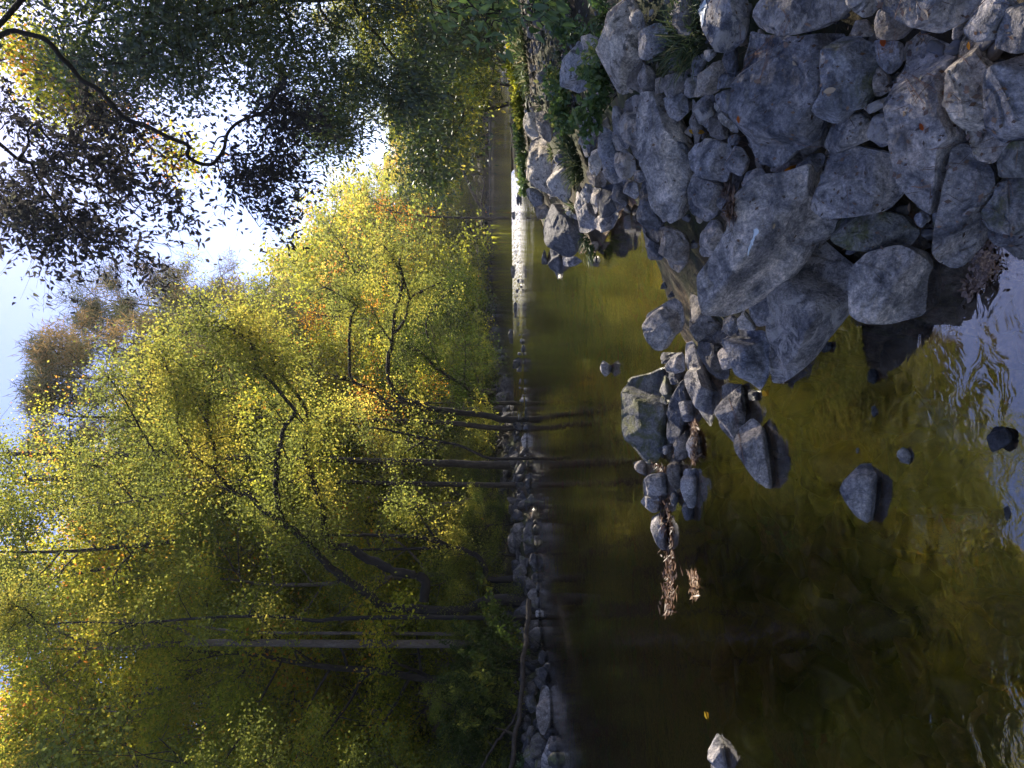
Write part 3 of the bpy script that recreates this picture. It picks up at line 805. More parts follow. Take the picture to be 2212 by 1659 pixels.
O|bankstone|.42|ball-shaped stone sitting on the left waterline|850,790 900,730 940,760 930,850 890,860|k=.3
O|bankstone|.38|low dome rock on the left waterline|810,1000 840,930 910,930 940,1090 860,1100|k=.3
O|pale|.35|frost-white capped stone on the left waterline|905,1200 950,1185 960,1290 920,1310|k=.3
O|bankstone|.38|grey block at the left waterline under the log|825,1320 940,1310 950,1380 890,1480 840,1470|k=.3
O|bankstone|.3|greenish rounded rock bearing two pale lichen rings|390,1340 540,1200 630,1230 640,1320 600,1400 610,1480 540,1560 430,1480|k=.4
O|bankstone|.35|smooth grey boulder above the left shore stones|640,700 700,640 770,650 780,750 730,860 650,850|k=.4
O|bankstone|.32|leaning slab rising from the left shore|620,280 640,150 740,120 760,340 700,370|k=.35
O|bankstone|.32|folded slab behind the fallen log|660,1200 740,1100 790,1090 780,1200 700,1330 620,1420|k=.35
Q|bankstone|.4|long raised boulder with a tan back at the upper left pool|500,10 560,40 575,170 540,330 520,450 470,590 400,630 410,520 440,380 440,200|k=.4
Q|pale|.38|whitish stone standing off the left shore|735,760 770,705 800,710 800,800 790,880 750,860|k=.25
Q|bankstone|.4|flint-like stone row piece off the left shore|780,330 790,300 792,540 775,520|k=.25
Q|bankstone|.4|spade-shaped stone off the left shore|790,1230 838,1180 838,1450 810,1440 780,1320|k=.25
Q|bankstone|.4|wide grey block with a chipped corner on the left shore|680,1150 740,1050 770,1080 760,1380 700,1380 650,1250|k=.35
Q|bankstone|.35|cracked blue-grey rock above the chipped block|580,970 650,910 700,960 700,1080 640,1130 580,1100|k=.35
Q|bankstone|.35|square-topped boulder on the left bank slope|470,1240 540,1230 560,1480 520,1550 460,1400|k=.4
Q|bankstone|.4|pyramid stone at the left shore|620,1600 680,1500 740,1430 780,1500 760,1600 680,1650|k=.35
R|dark|.35|black stone in the white water of the sill|408,340 437,330 437,415 420,390|k=.3
R|dark|.35|black stone at the right end of the sill|455,180 475,170 475,300 450,260|k=.3
R|dark|.35|oval dark boulder alone on the left part of the sill|385,1280 415,1290 418,1400 390,1400|k=.3
R|bankstone|.4|angular grey stone at the left end of the sill|430,1530 470,1510 475,1580 440,1605 415,1600|k=.3
R|dark|.3|low stone in the middle of the sill|405,780 425,765 432,870 408,865|k=.3
R|dark|.3|sloping stone left of the middle of the sill|425,1080 445,1060 450,1170 435,1200|k=.3
'''
rocks = {}
for li, line in enumerate(ROCKS.strip().split('\n')):
    f = line.split('|')
    kw = {}
    for ex in f[5:]:
        if ex.startswith('ang='):
            kw['facets'] = [tuple(map(float, ex[4:].split(',')))]
        elif ex.startswith('k='):
            kw['k'] = float(ex[2:])
    grp = 'rocks of the sill and the far shore' if f[0] == 'R' else ('rocks of the left shore' if f[0] in 'POQ' else ('stones standing in the near water' if f[0] == 'H' else 'boulders of the near bank'))
    rocks[f[3]] = rock_from_outline(f[3], f[1], f[0], f[4], H=float(f[2]), seed=li, group=grp, **kw)

# loose stones: six shapes, copied; each is its own object
def stone_shape(seed, nu=22, nv=14, flat=.62):
    r_ = np.random.default_rng(seed)
    u = np.linspace(0, 2 * math.pi, nu, endpoint=False); v = np.linspace(0, math.pi, nv + 2)[1:-1]
    P = [[0, 0, 1]] + [[math.sin(b) * math.cos(a), math.sin(b) * math.sin(a), math.cos(b)] for b in v for a in u] + [[0, 0, -1]]
    P = np.array(P, float)
    r = np.full(len(P), 1.15)
    for _ in range(12):
        g = r_.normal(size=3); g /= np.linalg.norm(g)
        c = r_.uniform(.42, .9)
        dd = P @ g
        r = np.minimum(r, np.where(dd > .05, c / np.maximum(dd, .05), 9))
    P = P * r[:, None] * np.array([1, r_.uniform(.6, .9), flat])
    P += P * (0.11 * fbm(P * 2.2 + seed, 3))[:, None]
    ar = np.arange(nu); nx = (ar + 1) % nu
    F4 = np.concatenate([np.stack([1 + k * nu + ar, 1 + (k + 1) * nu + ar, 1 + (k + 1) * nu + nx, 1 + k * nu + nx], -1) for k in range(len(v) - 1)])
    L = 1 + (len(v) - 1) * nu
    F3 = np.concatenate([np.stack([0 * ar, 1 + ar, 1 + nx], -1), np.stack([0 * ar + len(P) - 1, L + nx, L + ar], -1)])
    return P, F4, F3
SHAPES = [stone_shape(300 + i) for i in range(7)]
SM = {}
def loose(mat, i):
    key = (mat, i)
    if key not in SM:
        P, F4, F3 = SHAPES[i]
        SM[key] = mesh_np('stone', P, [F4, F3], M['l_' + mat])
    return SM[key]
def put_stone(x, y, z, r, mat, label, group, name='stone', sq=1.0):
    o = bpy.data.objects.new(name, loose(mat, int(rng.integers(7))))
    o.location = (x, y, z)
    o.rotation_euler = (rng.normal(0, .25), rng.normal(0, .25), rng.uniform(0, 6.28))
    o.scale = (r, r, r * sq)
    link(o)
    return tag(o, label, 'stone', group)

def inview(x, y, z, mar=0):
    d = np.array([x, y, z]) - C0
    dep = d @ FW
    if dep <= .3: return None
    px = CX - (d @ UP) / dep * FPX; py = CY - (d @ RT) / dep * FPX
    return (px, py, dep) if (-mar < px < 2212 + mar and -mar < py < 1659 + mar) else None

REST = {}
def extra_stone(kind, x, y, z, r, mat, sq=1.0):
    P, F4, F3 = SHAPES[int(rng.integers(7))]
    a, b_ = rng.uniform(0, 6.28), rng.normal(0, .25)
    Rz = np.array([[math.cos(a), -math.sin(a), 0], [math.sin(a), math.cos(a), 0], [0, 0, 1]]); Rx = np.array([[1, 0, 0], [0, math.cos(b_), -math.sin(b_)], [0, math.sin(b_), math.cos(b_)]])
    V_ = (P * np.array([1, 1, sq])) @ (Rz @ Rx).T * r + np.array([x, y, z])
    L_ = REST.setdefault((kind, mat), [[], [], [], 0])
    L_[0].append(V_); L_[1].append(F4 + L_[3]); L_[2].append(F3 + L_[3]); L_[3] += len(V_)
# stones packed in the gaps of the near bank: the largest are things of their own
cand = []
while len(cand) < 300:
    px, py = rng.uniform(1100, 2230), rng.uniform(-30, 640)
    h = hit(px, py)
    if h[1] > 26 or (sdf(h[0], h[1]) < -0.15) or not bool(is_right(h[0], h[1])): continue
    q = rng.uniform(9, 22); r = min(max(q * h[1] / FPX, .045), .4)
    cand.append((q, h[0], h[1], float(terrain(h[0], h[1])) - .02 - r * .25, r))
cand.sort(reverse=True)
for k, (q, x, y, z, r) in enumerate(cand):
    mt_ = ['blue', 'brown', 'dark', 'patchy'][k % 4]
    if k < 80:
        put_stone(x, y, z, r, mt_, {'blue': 'small blue-grey stone filling a gap between the bank boulders', 'brown': 'small brownish stone filling a gap between the bank boulders',
                  'dark': 'small blackish stone filling a gap between the bank boulders', 'patchy': 'small lichen-spotted stone filling a gap between the bank boulders'}[mt_], 'small ' + mt_ + ' stones in the gaps of the near bank')
    else: extra_stone('gravel', x, y, z, r, 'l_brown' if k % 2 else 'l_dark')
for k in range(420):
    px, py = (rng.uniform(1118, 1262), rng.uniform(20, 265)) if k < 300 else (rng.uniform(1262, 1500), rng.uniform(-20, 160))
    h = hit(px, py)
    if h[1] > 30: continue
    r = rng.uniform(3.5, 11) * h[1] / FPX
    extra_stone('gravel', h[0], h[1], float(terrain(h[0], h[1])) - .06 + r * .15, r, ['l_brown', 'l_moss', 'l_dark', 'l_blue'][k % 4], rng.uniform(.6, 1.1))
# drowned stones on the river bed
cand = []
while len(cand) < 420:
    px, py = rng.uniform(1400, 2230), rng.uniform(500, 1680)
    h = hit(px, py)
    if float(sdf(h[0], h[1])) > -0.1: continue
    q = rng.uniform(20, 110); r = min(q * h[1] / FPX, .5)
    bz = float(terrain(h[0], h[1])) - .1
    cand.append((q, h[0], h[1], min(-0.06 - r * .5, bz + r * .1), r))
cand.sort(reverse=True)
for k, (q, x, y, z, r) in enumerate(cand):
    if k < 60: put_stone(x, y, z, r, ['moss', 'brown'][k % 2], ['mossy brown boulder drowned under the near water', 'tan boulder drowned under the near water'][k % 2], 'drowned boulders on the river bed')
    else: extra_stone('river_bed_stones', x, y, z, r, ['l_brown', 'l_moss'][k % 2])
# rubble of the left shore, the far shore and the sill
cand = []
for k in range(420):
    u = rng.uniform(0, 1)
    if u < .72:
        pts = np.array([(-9.8, 16.4), (-8.8, 18.75), (-7.4, 21.8), (-5.1, 24), (-3.8, 25.9), (-2.4, 28.5), (-2.2, 31), (-1.3, 36), (.5, 42), (4, 60)])
        tt = rng.uniform(0, 1) ** 1.2 * (len(pts) - 1)
    else:
        pts = np.array([(4, 60), (12, 90), (30, 104), (50, 101)]); tt = rng.uniform(0, 2.99)
    i = int(tt); q = pts[i] + (pts[min(i + 1, len(pts) - 1)] - pts[i]) * (tt - i)
    x, y = q[0] + rng.normal(-.5, .5), q[1] + rng.normal(.4, .6)
    r = rng.uniform(.10, .40) * (1 if y < 45 else 2.0)
    z = max(float(terrain(x, y)), -.05 + (ZU if y > 29 else 0))
    cand.append((r / y, x, y, z - .1 + rng.uniform(0, .12), r))
cand.sort(reverse=True)
for k, (q, x, y, z, r) in enumerate(cand):
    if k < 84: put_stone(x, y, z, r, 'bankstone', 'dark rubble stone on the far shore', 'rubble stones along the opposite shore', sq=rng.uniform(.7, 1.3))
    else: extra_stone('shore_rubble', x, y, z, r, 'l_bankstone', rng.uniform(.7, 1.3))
for i in range(34):
    g = rng.uniform(0, 1) ** 1.5
    x = -3 + g * 9
    y = np.interp(x, WEIR_LO[:, 0], WEIR_LO[:, 1]) + rng.normal(.6, .5)
    r = rng.uniform(.08, .24)
    put_stone(x, y, float(water_z(x, y)) - r * .25, r, 'dark', 'small dark stone poking out along the sill', 'small stones along the sill')
for (kind, mat), (a_, b_, c_, _) in REST.items():
    tag(obj_np(kind, np.concatenate(a_), [np.concatenate(b_), np.concatenate(c_)], M[mat]), {'gravel': 'loose gravel between the bank boulders', 'river_bed_stones': 'brown stones covering the river bed', 'shore_rubble': 'small dark rubble along the far shore'}[kind], 'stones', kind='stuff')
# ---------------------------------------------------------------- foliage tools
def tubes(lines, sides=6):
    """lines: list of (points (n,3), radii (n,))"""
    Vs, Fs, base = [], [], 0
    for P, R in lines:
        P = np.asarray(P, float); R = np.asarray(R, float)
        sd = sides if R.max() > .03 else (4 if R.max() > .008 else 3)
        if R.max() > .12: sd = 12
        T = np.gradient(P, axis=0); T /= np.linalg.norm(T, axis=1)[:, None] + 1e-9
        ref = np.array([0.31, 0.17, 0.93]) if abs(T[0, 2]) < .8 else np.array([1.0, .2, .1])
        a = np.cross(T, ref); a /= np.linalg.norm(a, axis=1)[:, None] + 1e-9
        b = np.cross(T, a)
        th = np.linspace(0, 2 * math.pi, sd, endpoint=False)
        ring = P[:, None] + R[:, None, None] * (np.cos(th)[None, :, None] * a[:, None] + np.sin(th)[None, :, None] * b[:, None])
        n = len(P)
        Vs.append(ring.reshape(-1, 3))
        ix = base + np.arange(n * sd).reshape(n, sd); jx = np.roll(ix, -1, 1)
        Fs.append(np.stack([ix[:-1], ix[1:], jx[1:], jx[:-1]], -1).reshape(-1, 4))
        base += n * sd
    V = np.concatenate(Vs)
    return V, np.concatenate(Fs)

def smooth_line(P, R=None, per=5, wob=0.0, seed=0):
    P = np.asarray(P, float)
    n = len(P)
    Q = np.vstack([2 * P[0] - P[1], P, 2 * P[-1] - P[-2]])
    out, ro = [], []
    for i in range(n - 1):
        p0, p1, p2, p3 = Q[i:i + 4]
        for t in np.linspace(0, 1, per, endpoint=False):
            out.append(.5 * (2 * p1 + (p2 - p0) * t + (2 * p0 - 5 * p1 + 4 * p2 - p3) * t * t + (3 * p1 - p0 - 3 * p2 + p3) * t ** 3))
            if R is not None: ro.append(R[i] + (R[i + 1] - R[i]) * t)
    out.append(P[-1])
    out = np.array(out)
    if R is not None: ro.append(R[-1])
    if wob and R is not None:
        k = np.stack([noise3(out * 1.7 / max(wob * 8, .3) + seed + 9 * j) for j in range(3)], -1)
        out = out + k * wob
    return (out, np.array(ro)) if R is not None else out

def leaves(pos, size, aspect=.5, droop=.3, r_=rng, flutter=1.0, dirs=None, four=True):
    n = len(pos)
    size = size * r_.uniform(.65, 1.25, n)
    d = r_.normal(size=(n, 3)) * flutter
    d[:, 2] -= droop
    if dirs is not None: d += dirs
    d /= np.linalg.norm(d, axis=1)[:, None] + 1e-9
    s = np.cross(d, r_.normal(size=(n, 3))); s /= np.linalg.norm(s, axis=1)[:, None] + 1e-9
    nn = np.cross(d, s)
    L = size[:, None]; W = L * aspect * .5
    if four:
        V = np.stack([pos, pos + d * L * .45 + s * W, pos + d * L, pos + d * L * .45 - s * W], 1).reshape(-1, 3)
        F = np.arange(n * 4).reshape(n, 4)
        return V, [F], 4
    # folded leaf: two sides of three along a bent midrib
    mid1 = pos + d * L * .35 + nn * W * .1; mid2 = pos + d * L * .7 - nn * W * .15; tip = pos + d * L - nn * W * .6
    V = np.stack([pos, mid1, mid2, tip, pos + d * L * .3 + s * W + nn * W * .5, pos + d * L * .68 + s * W * .75 + nn * W * .25,
                  pos + d * L * .3 - s * W + nn * W * .5, pos + d * L * .68 - s * W * .75 + nn * W * .25], 1).reshape(-1, 3)
    b = np.arange(n)[:, None] * 8
    F4 = np.concatenate([b + np.array([[1, 2, 5, 4]]), b + np.array([[1, 6, 7, 2]])])
    F3 = np.concatenate([b + np.array([[0, 1, 4]]), b + np.array([[2, 3, 5]]), b + np.array([[0, 6, 1]]), b + np.array([[2, 7, 3]])])
    return V, [F4, F3], 8

def tint_of(pos, per, r_, scale=.5, lo=0., hi=1., jit=.18):
    v = .5 + .5 * np.clip(fbm(pos * scale + 5, 2), -1, 1) + r_.normal(size=len(pos)) * jit
    return np.repeat(np.clip(lo + (hi - lo) * v, 0, 1), per)

LEAF = {
 'green': leaf_mat('mid_green_leaves', [(0, (0.08, 0.105, 0.03)), (.45, (0.15, 0.18, 0.035)), (.75, (0.24, 0.26, 0.04)), (.95, (0.36, 0.32, 0.05))]),
 'olive': leaf_mat('yellow_green_leaves', [(0, (0.10, 0.12, 0.016)), (.4, (0.19, 0.225, 0.024)), (.7, (0.33, 0.33, 0.03)), (.93, (0.46, 0.36, 0.035)), (1, (0.5, 0.2, 0.03))], .62),
 'gold': leaf_mat('golden_autumn_leaves', [(0, (0.17, 0.19, 0.03)), (.35, (0.28, 0.29, 0.04)), (.7, (0.43, 0.39, 0.06)), (.95, (0.5, 0.36, 0.07)), (1, (0.48, 0.22, 0.05))], .62),
 'orange': leaf_mat('orange_red_leaves', [(0, (0.25, 0.22, 0.03)), (.45, (0.42, 0.28, 0.04)), (.75, (0.42, 0.16, 0.04)), (1, (0.35, 0.07, 0.03))], .6, tsat=(1.8, 1.3, .7)),
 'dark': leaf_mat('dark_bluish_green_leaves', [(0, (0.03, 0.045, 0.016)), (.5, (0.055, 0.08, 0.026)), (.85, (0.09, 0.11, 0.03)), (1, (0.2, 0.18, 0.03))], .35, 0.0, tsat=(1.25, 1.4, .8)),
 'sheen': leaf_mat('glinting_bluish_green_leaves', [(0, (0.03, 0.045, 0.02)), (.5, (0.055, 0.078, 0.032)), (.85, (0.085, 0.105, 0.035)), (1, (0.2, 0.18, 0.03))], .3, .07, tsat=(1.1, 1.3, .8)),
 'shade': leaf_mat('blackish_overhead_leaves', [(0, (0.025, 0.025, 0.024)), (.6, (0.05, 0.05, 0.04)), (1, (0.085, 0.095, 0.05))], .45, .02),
 'needle': leaf_mat('pine_needles_green', [(0, (0.045, 0.062, 0.03)), (.6, (0.09, 0.105, 0.045)), (1, (0.24, 0.16, 0.06))], .3),
 'fresh': leaf_mat('fresh_green_leaves', [(0, (0.035, 0.075, 0.02)), (.5, (0.07, 0.13, 0.03)), (.8, (0.12, 0.18, 0.04)), (1, (0.28, 0.28, 0.07))], .35, .06),
 'grass': leaf_mat('grey_green_grass', [(0, (0.03, 0.05, 0.02)), (.5, (0.06, 0.09, 0.035)), (.8, (0.12, 0.14, 0.06)), (1, (0.24, 0.21, 0.12))], .3, .05),
 'dead': leaf_mat('fallen_leaf_brown', [(0, (0.05, 0.03, 0.02)), (.4, (0.16, 0.09, 0.055)), (.8, (0.32, 0.22, 0.14)), (1, (0.4, 0.3, 0.2))], .12, .05, 0.6, (1.2, 1, .8)),
}

def grow(r_, H, spread, clear, tr, nlimb=16, lean=(0, 0), up=.55, sub=5, twig=4):
    """a trunk with limbs, boughs and twigs; returns tube lines and twig tips"""
    lines, tips = [], []
    n = 9
    z = np.linspace(0, H * .94, n)
    wx = np.cumsum(r_.normal(0, H * .010, n)); wy = np.cumsum(r_.normal(0, H * .010, n))
    P = np.stack([wx + lean[0] * (z / H) ** 1.6, wy + lean[1] * (z / H) ** 1.6, z], -1); P[0, :2] = 0
    R = tr * (1 - z / H) ** .8 + .012; R[0] *= 1.35
    lines.append(smooth_line(P, R, 4))
    for i in range(nlimb):
        f = clear + (1 - clear) * (i + r_.uniform(0, .9)) / nlimb
        f = min(f, .96)
        zz = f * H * .94
        p0 = np.array([np.interp(zz, z, P[:, 0]), np.interp(zz, z, P[:, 1]), zz])
        a = i * 2.4 + r_.uniform(-.5, .5)
        L = spread * (math.sin(math.pi * (0.18 + .8 * (f - clear) / (1 - clear + 1e-6))) ** .6) * r_.uniform(.65, 1.15)
        dv = np.array([math.cos(a), math.sin(a), up * r_.uniform(.3, 1.3)]); dv /= np.linalg.norm(dv)
        pts = [p0]
        for k in range(4):
            dv = dv + r_.normal(0, .18, 3) + np.array([0, 0, .06]); dv /= np.linalg.norm(dv)
            pts.append(pts[-1] + dv * L / 4)
        r0 = tr * .42 * (1 - f) + .02
        lp, lr = smooth_line(pts, np.linspace(r0, .008, 5), 3)
        lines.append((lp, lr))
        for j in range(sub):
            q = int((.25 + .75 * (j + r_.uniform(0, 1)) / sub) * (len(lp) - 1)); q = min(q, len(lp) - 1)
            d2 = dv + r_.normal(0, .75, 3); d2 /= np.linalg.norm(d2)
            l2 = L * r_.uniform(.22, .42)
            e = lp[q] + d2 * l2; mdl = lp[q] + d2 * l2 * .5 + r_.normal(0, l2 * .08, 3)
            lines.append((np.array([lp[q], mdl, e]), np.array([lr[q] * .6 + .004, .008, .004])))
            tips.append(e)
            for k in range(twig):
                s0 = lp[q] + d2 * l2 * r_.uniform(.3, 1)
                d3 = d2 + r_.normal(0, .8, 3); d3 /= np.linalg.norm(d3)
                e3 = s0 + d3 * l2 * r_.uniform(.35, .7)
                if k < 2: lines.append((np.array([s0, e3]), np.array([.006, .003])))
                tips.append(e3)
    return lines, np.array(tips)

def crown_cloud(tips, per, sig, r_):
    n = len(tips)
    k = r_.poisson(per * r_.uniform(0, 1, n) ** 1.6 * 2.6)
    idx = np.repeat(np.arange(n), k)
    p = tips[idx] + r_.normal(size=(len(idx), 3)) * np.array([sig, sig, sig * .62])
    return p

PROTO = {}
def proto(kind, i):
    key = (kind, i)
    if key in PROTO: return PROTO[key]
    r_ = np.random.default_rng(hash(kind) % 1 + 50 * i + {'tall': 1, 'round': 2, 'bushy': 3, 'pine': 4}[kind] * 7)
    if kind == 'tall':   # 1 unit = 1 m at 16 m height
        lines, tips = grow(r_, 16, 3.6, .38, .12, 24, sub=6, twig=5)
        pos = crown_cloud(tips, 44, .26, r_); L = leaves(pos, .086, .62, .25, r_)
    elif kind == 'round':
        lines, tips = grow(r_, 11, 4.2, .10, .11, 20, sub=6, twig=5, lean=(r_.normal(0, 1), r_.normal(0, 1)))
        pos = crown_cloud(tips, 48, .27, r_); L = leaves(pos, .09, .62, .25, r_)
    elif kind == 'bushy':
        lines, tips = grow(r_, 5, 2.8, .04, .07, 16, sub=6, twig=5, lean=(r_.normal(0, .8), r_.normal(0, .8)))
        pos = crown_cloud(tips, 30, .22, r_); L = leaves(pos, .085, .55, .35, r_)
    else:
        lines, tips = grow(r_, 18, 3.2, .45, .13, 20, up=.25, sub=6, twig=5)
        c = np.repeat(tips, 30, 0) + r_.normal(size=(len(tips) * 30, 3)) * .16
        L = leaves(c, .34, .07, -.5, r_); pos = c
    tv = tint_of(pos, L[2], r_, .45)
    V, F = tubes(lines)
    PROTO[key] = (mesh_np('trunk', V, F, None), L, tv, {})
    return PROTO[key]

def put_tree(kind, i, leaf, bark, loc, h, rot, label, cat='tree', group=None, name='tree', sxy=1.0):
    tm, L, tv, cache = proto(kind, i)
    base_h = {'tall': 16, 'round': 11, 'bushy': 5, 'pine': 18}[kind]
    if leaf not in cache:
        cache[leaf] = mesh_np('crown', L[0], L[1], LEAF[leaf], False, tv)
    if bark not in cache:
        tm2 = tm.copy(); tm2.materials.clear(); tm2.materials.append(M[bark]); cache[bark] = tm2
    e = empty(name, loc, label, cat, group)
    s = h / base_h
    e.rotation_euler = (0, 0, rot); e.scale = (s * sxy, s * sxy, s)
    link(bpy.data.objects.new('trunk', cache[bark]), e)
    link(bpy.data.objects.new('crown' if cat != 'shrub' else 'foliage', cache[leaf]), e)
    return e

# ---------------------------------------------------------------- the wooded far side
# skyline of the photograph: highest display x allowed for each display y
SKY_Y = [0, 300, 400, 480, 530, 600, 680, 760, 1659]
SKY_X = [760, 800, 745, 660, 500, 390, 60, -60, -400]
def sky_h(x, y):
    dep = y
    py = CY - x / dep * FPX
    px = np.interp(py, SKY_Y, SKY_X)
    return CAM_H + (HOR - px) / FPX * dep, py
r_t = np.random.default_rng(77)
shore = np.array([(-16, 8), (-12, 13), (-9.5, 17.3), (-8.8, 18.75), (-7.4, 21.8), (-5.1, 24), (-3.8, 25.9), (-2.4, 28.5), (-2.2, 31), (-1.3, 36), (.5, 42), (2, 50), (4, 60), (8, 75), (12, 90), (20, 97), (30, 104), (44, 102)])
seg = np.concatenate([[0], np.cumsum(np.hypot(*(shore[1:] - shore[:-1]).T))])
def shore_pt(s):
    return np.array([np.interp(s, seg, shore[:, 0]), np.interp(s, seg, shore[:, 1])])
def where(py):
    for a, b in ((1480, 'at the left edge of the picture'), (1330, 'left of the thick pale trunk'), (1180, 'around the foot of the leaning forked tree'), (1020, 'between the leaning forked tree and the straight trunks'),
                 (880, 'near the straight trunks'), (740, 'behind the forked tree in front of the golden wood'), (560, 'left of the middle of the upper pool'), (380, 'at the far end of the left shore')):
        if py > a: return b
    return 'at the bend of the valley'
def plant_rows(rows):
    for (off, step, s0, s1, kinds, leafs, hmul, label, group, sxy) in rows:
        s = s0
        while s < s1:
            s += step * r_t.uniform(.7, 1.35)
            p = shore_pt(min(s, seg[-1])); q = shore_pt(min(s + 1, seg[-1])); tn = (q - p) if np.hypot(*(q - p)) > .01 else np.array([1, 0])
            tn = tn / np.hypot(*tn); nrm = np.array([-tn[1], tn[0]])
            if nrm[0] > 0 and tn[0] < .7: nrm = -nrm
            if tn[0] >= .7: nrm = np.array([-tn[1], abs(tn[0])])
            x, y = p + nrm * (off * r_t.uniform(.8, 1.25)) + r_t.normal(0, .5, 2)
            if y < 3: continue
            hmax, py = sky_h(x, y)
            if not (-250 < py < 2000): continue
            z = float(terrain(x, y)) - .15
            h = (hmax - z) * hmul * r_t.uniform(.86, 1.02)
            h = min(h, (26 if py > 1000 else 30) if y > 32 else 18.5)
            if h < 1.5: continue
            k = kinds[int(r_t.integers(len(kinds)))]
            lf = leafs[int(r_t.integers(len(leafs)))]
            lab = label.format({'green': 'green', 'olive': 'yellow-green', 'gold': 'golden', 'dark': 'dark green'}[lf], {'tall': 'tall', 'round': 'spreading', 'bushy': 'bushy'}[k]) + ' ' + where(py)
            lab = ' '.join(lab.split()[:16])
            put_tree(k, int(r_t.integers(3)), lf, ['bark', 'bark_pale', 'bark'][int(r_t.integers(3))], (x, y, z), h, r_t.uniform(0, 6.28), lab,
                     'tree', group + ', ' + lf + ' ' + k + ' ' + where(py), 'tree', sxy * r_t.uniform(.85, 1.15))
plant_rows([
 (2.5, 3.0, 82, 126, ['bushy', 'round'], ['dark', 'olive', 'green'], .45, '{0} {1} far poolside tree', 'low trees along the far pool', 1.6),
 (9, 4.0, 84, 126, ['round'], ['olive', 'gold', 'gold'], .6, '{0} {1} tree behind the far pool', 'trees behind the far pool', 1.4),
 (20, 5.0, 84, 126, ['round'], ['olive', 'gold'], .74, '{0} {1} high tree behind the far pool', 'high trees behind the far pool', 1.4),
 (1.6, 1.9, 38, 150, ['bushy'], ['green', 'olive', 'dark'], .2, '{0} {1} waterline shrub', 'shrubs along the upper pool', 1.5),
 (11, 3.4, 0, 46, ['bushy'], ['gold', 'olive', 'gold', 'green'], .33, '{0} {1} undergrowth tree', 'undergrowth trees of the wood', 1.3),
 (19, 4.4, 0, 52, ['bushy', 'round'], ['gold', 'olive'], .36, '{0} {1} low tree in the dark wood', 'low trees at the back of the wood', 1.3),
 (32, 4.6, 0, 56, ['round'], ['olive', 'gold', 'gold'], .42, '{0} {1} tree on the rise', 'trees on the rise behind the wood', 1.4),
 (3.6, 5.6, 6, 48, ['round'], ['green', 'green', 'olive', 'olive', 'dark'], .55, '{0} {1} shore tree', 'trees of the far shore front row', 1.0),
 (7.5, 3.2, 4, 70, ['tall', 'tall', 'round'], ['olive', 'green', 'olive', 'gold'], .85, '{0} {1} second-row tree', 'trees of the second row', 1.0),
 (14, 6.0, 2, 72, ['tall'], ['gold', 'gold', 'olive', 'gold'], 1.0, '{0} {1} tree deep in the wood', 'trees deep in the wood', 1.05),
 (24, 8.5, 0, 74, ['tall'], ['olive', 'gold'], .95, '{0} {1} tree at the wood\'s back', 'trees at the back of the wood', 1.1),
 (3.5, 3.4, 40, 150, ['round', 'bushy'], ['green', 'olive', 'dark', 'gold'], .42, '{0} {1} poolside tree', 'trees by the upper pool', 1.1),
 (10, 5.0, 50, 150, ['tall', 'round'], ['gold', 'olive', 'olive', 'olive'], .66, '{0} {1} tree behind the poolside trees', 'trees up the valley', 1.2),
 (18, 6.5, 55, 150, ['tall'], ['gold', 'olive', 'olive'], .84, '{0} {1} tree on the valley slope', 'trees on the valley slope', 1.3),
])
# low shrubs in the shade along the far shore
s = 5.0
while s < 60:
    s += r_t.uniform(.8, 1.5)
    p = shore_pt(s)
    x, y = p[0] + r_t.uniform(-2.4, -1.2), p[1] + r_t.uniform(0, .8)
    if sky_h(x, y)[1] < -100 or sky_h(x, y)[1] > 1800: continue
    put_tree('bushy', int(r_t.integers(3)), ['dark', 'dark', 'green'][int(r_t.integers(3))], 'bark_dark', (x, y, float(terrain(x, y)) - .1), r_t.uniform(1.3, 2.8), r_t.uniform(0, 6),
             'low dark green shrub ' + where(sky_h(x, y)[1]), 'shrub', 'shrubs along the far shore ' + where(sky_h(x, y)[1]), 'shrub', 1.1)

def px_line(pts, dep, w0, w1, dep1=None):
    """limb traced as picture points at a distance; width in picture pixels"""
    q = [tuple(map(float, a.split(','))) for a in pts.split()]
    n = len(q)
    dd = np.linspace(dep, dep if dep1 is None else dep1, n)
    P = np.array([at(a, b, d) for (a, b), d in zip(q, dd)])
    R = np.linspace(w0, w1, n) * dd / FPX / 2
    return P, R

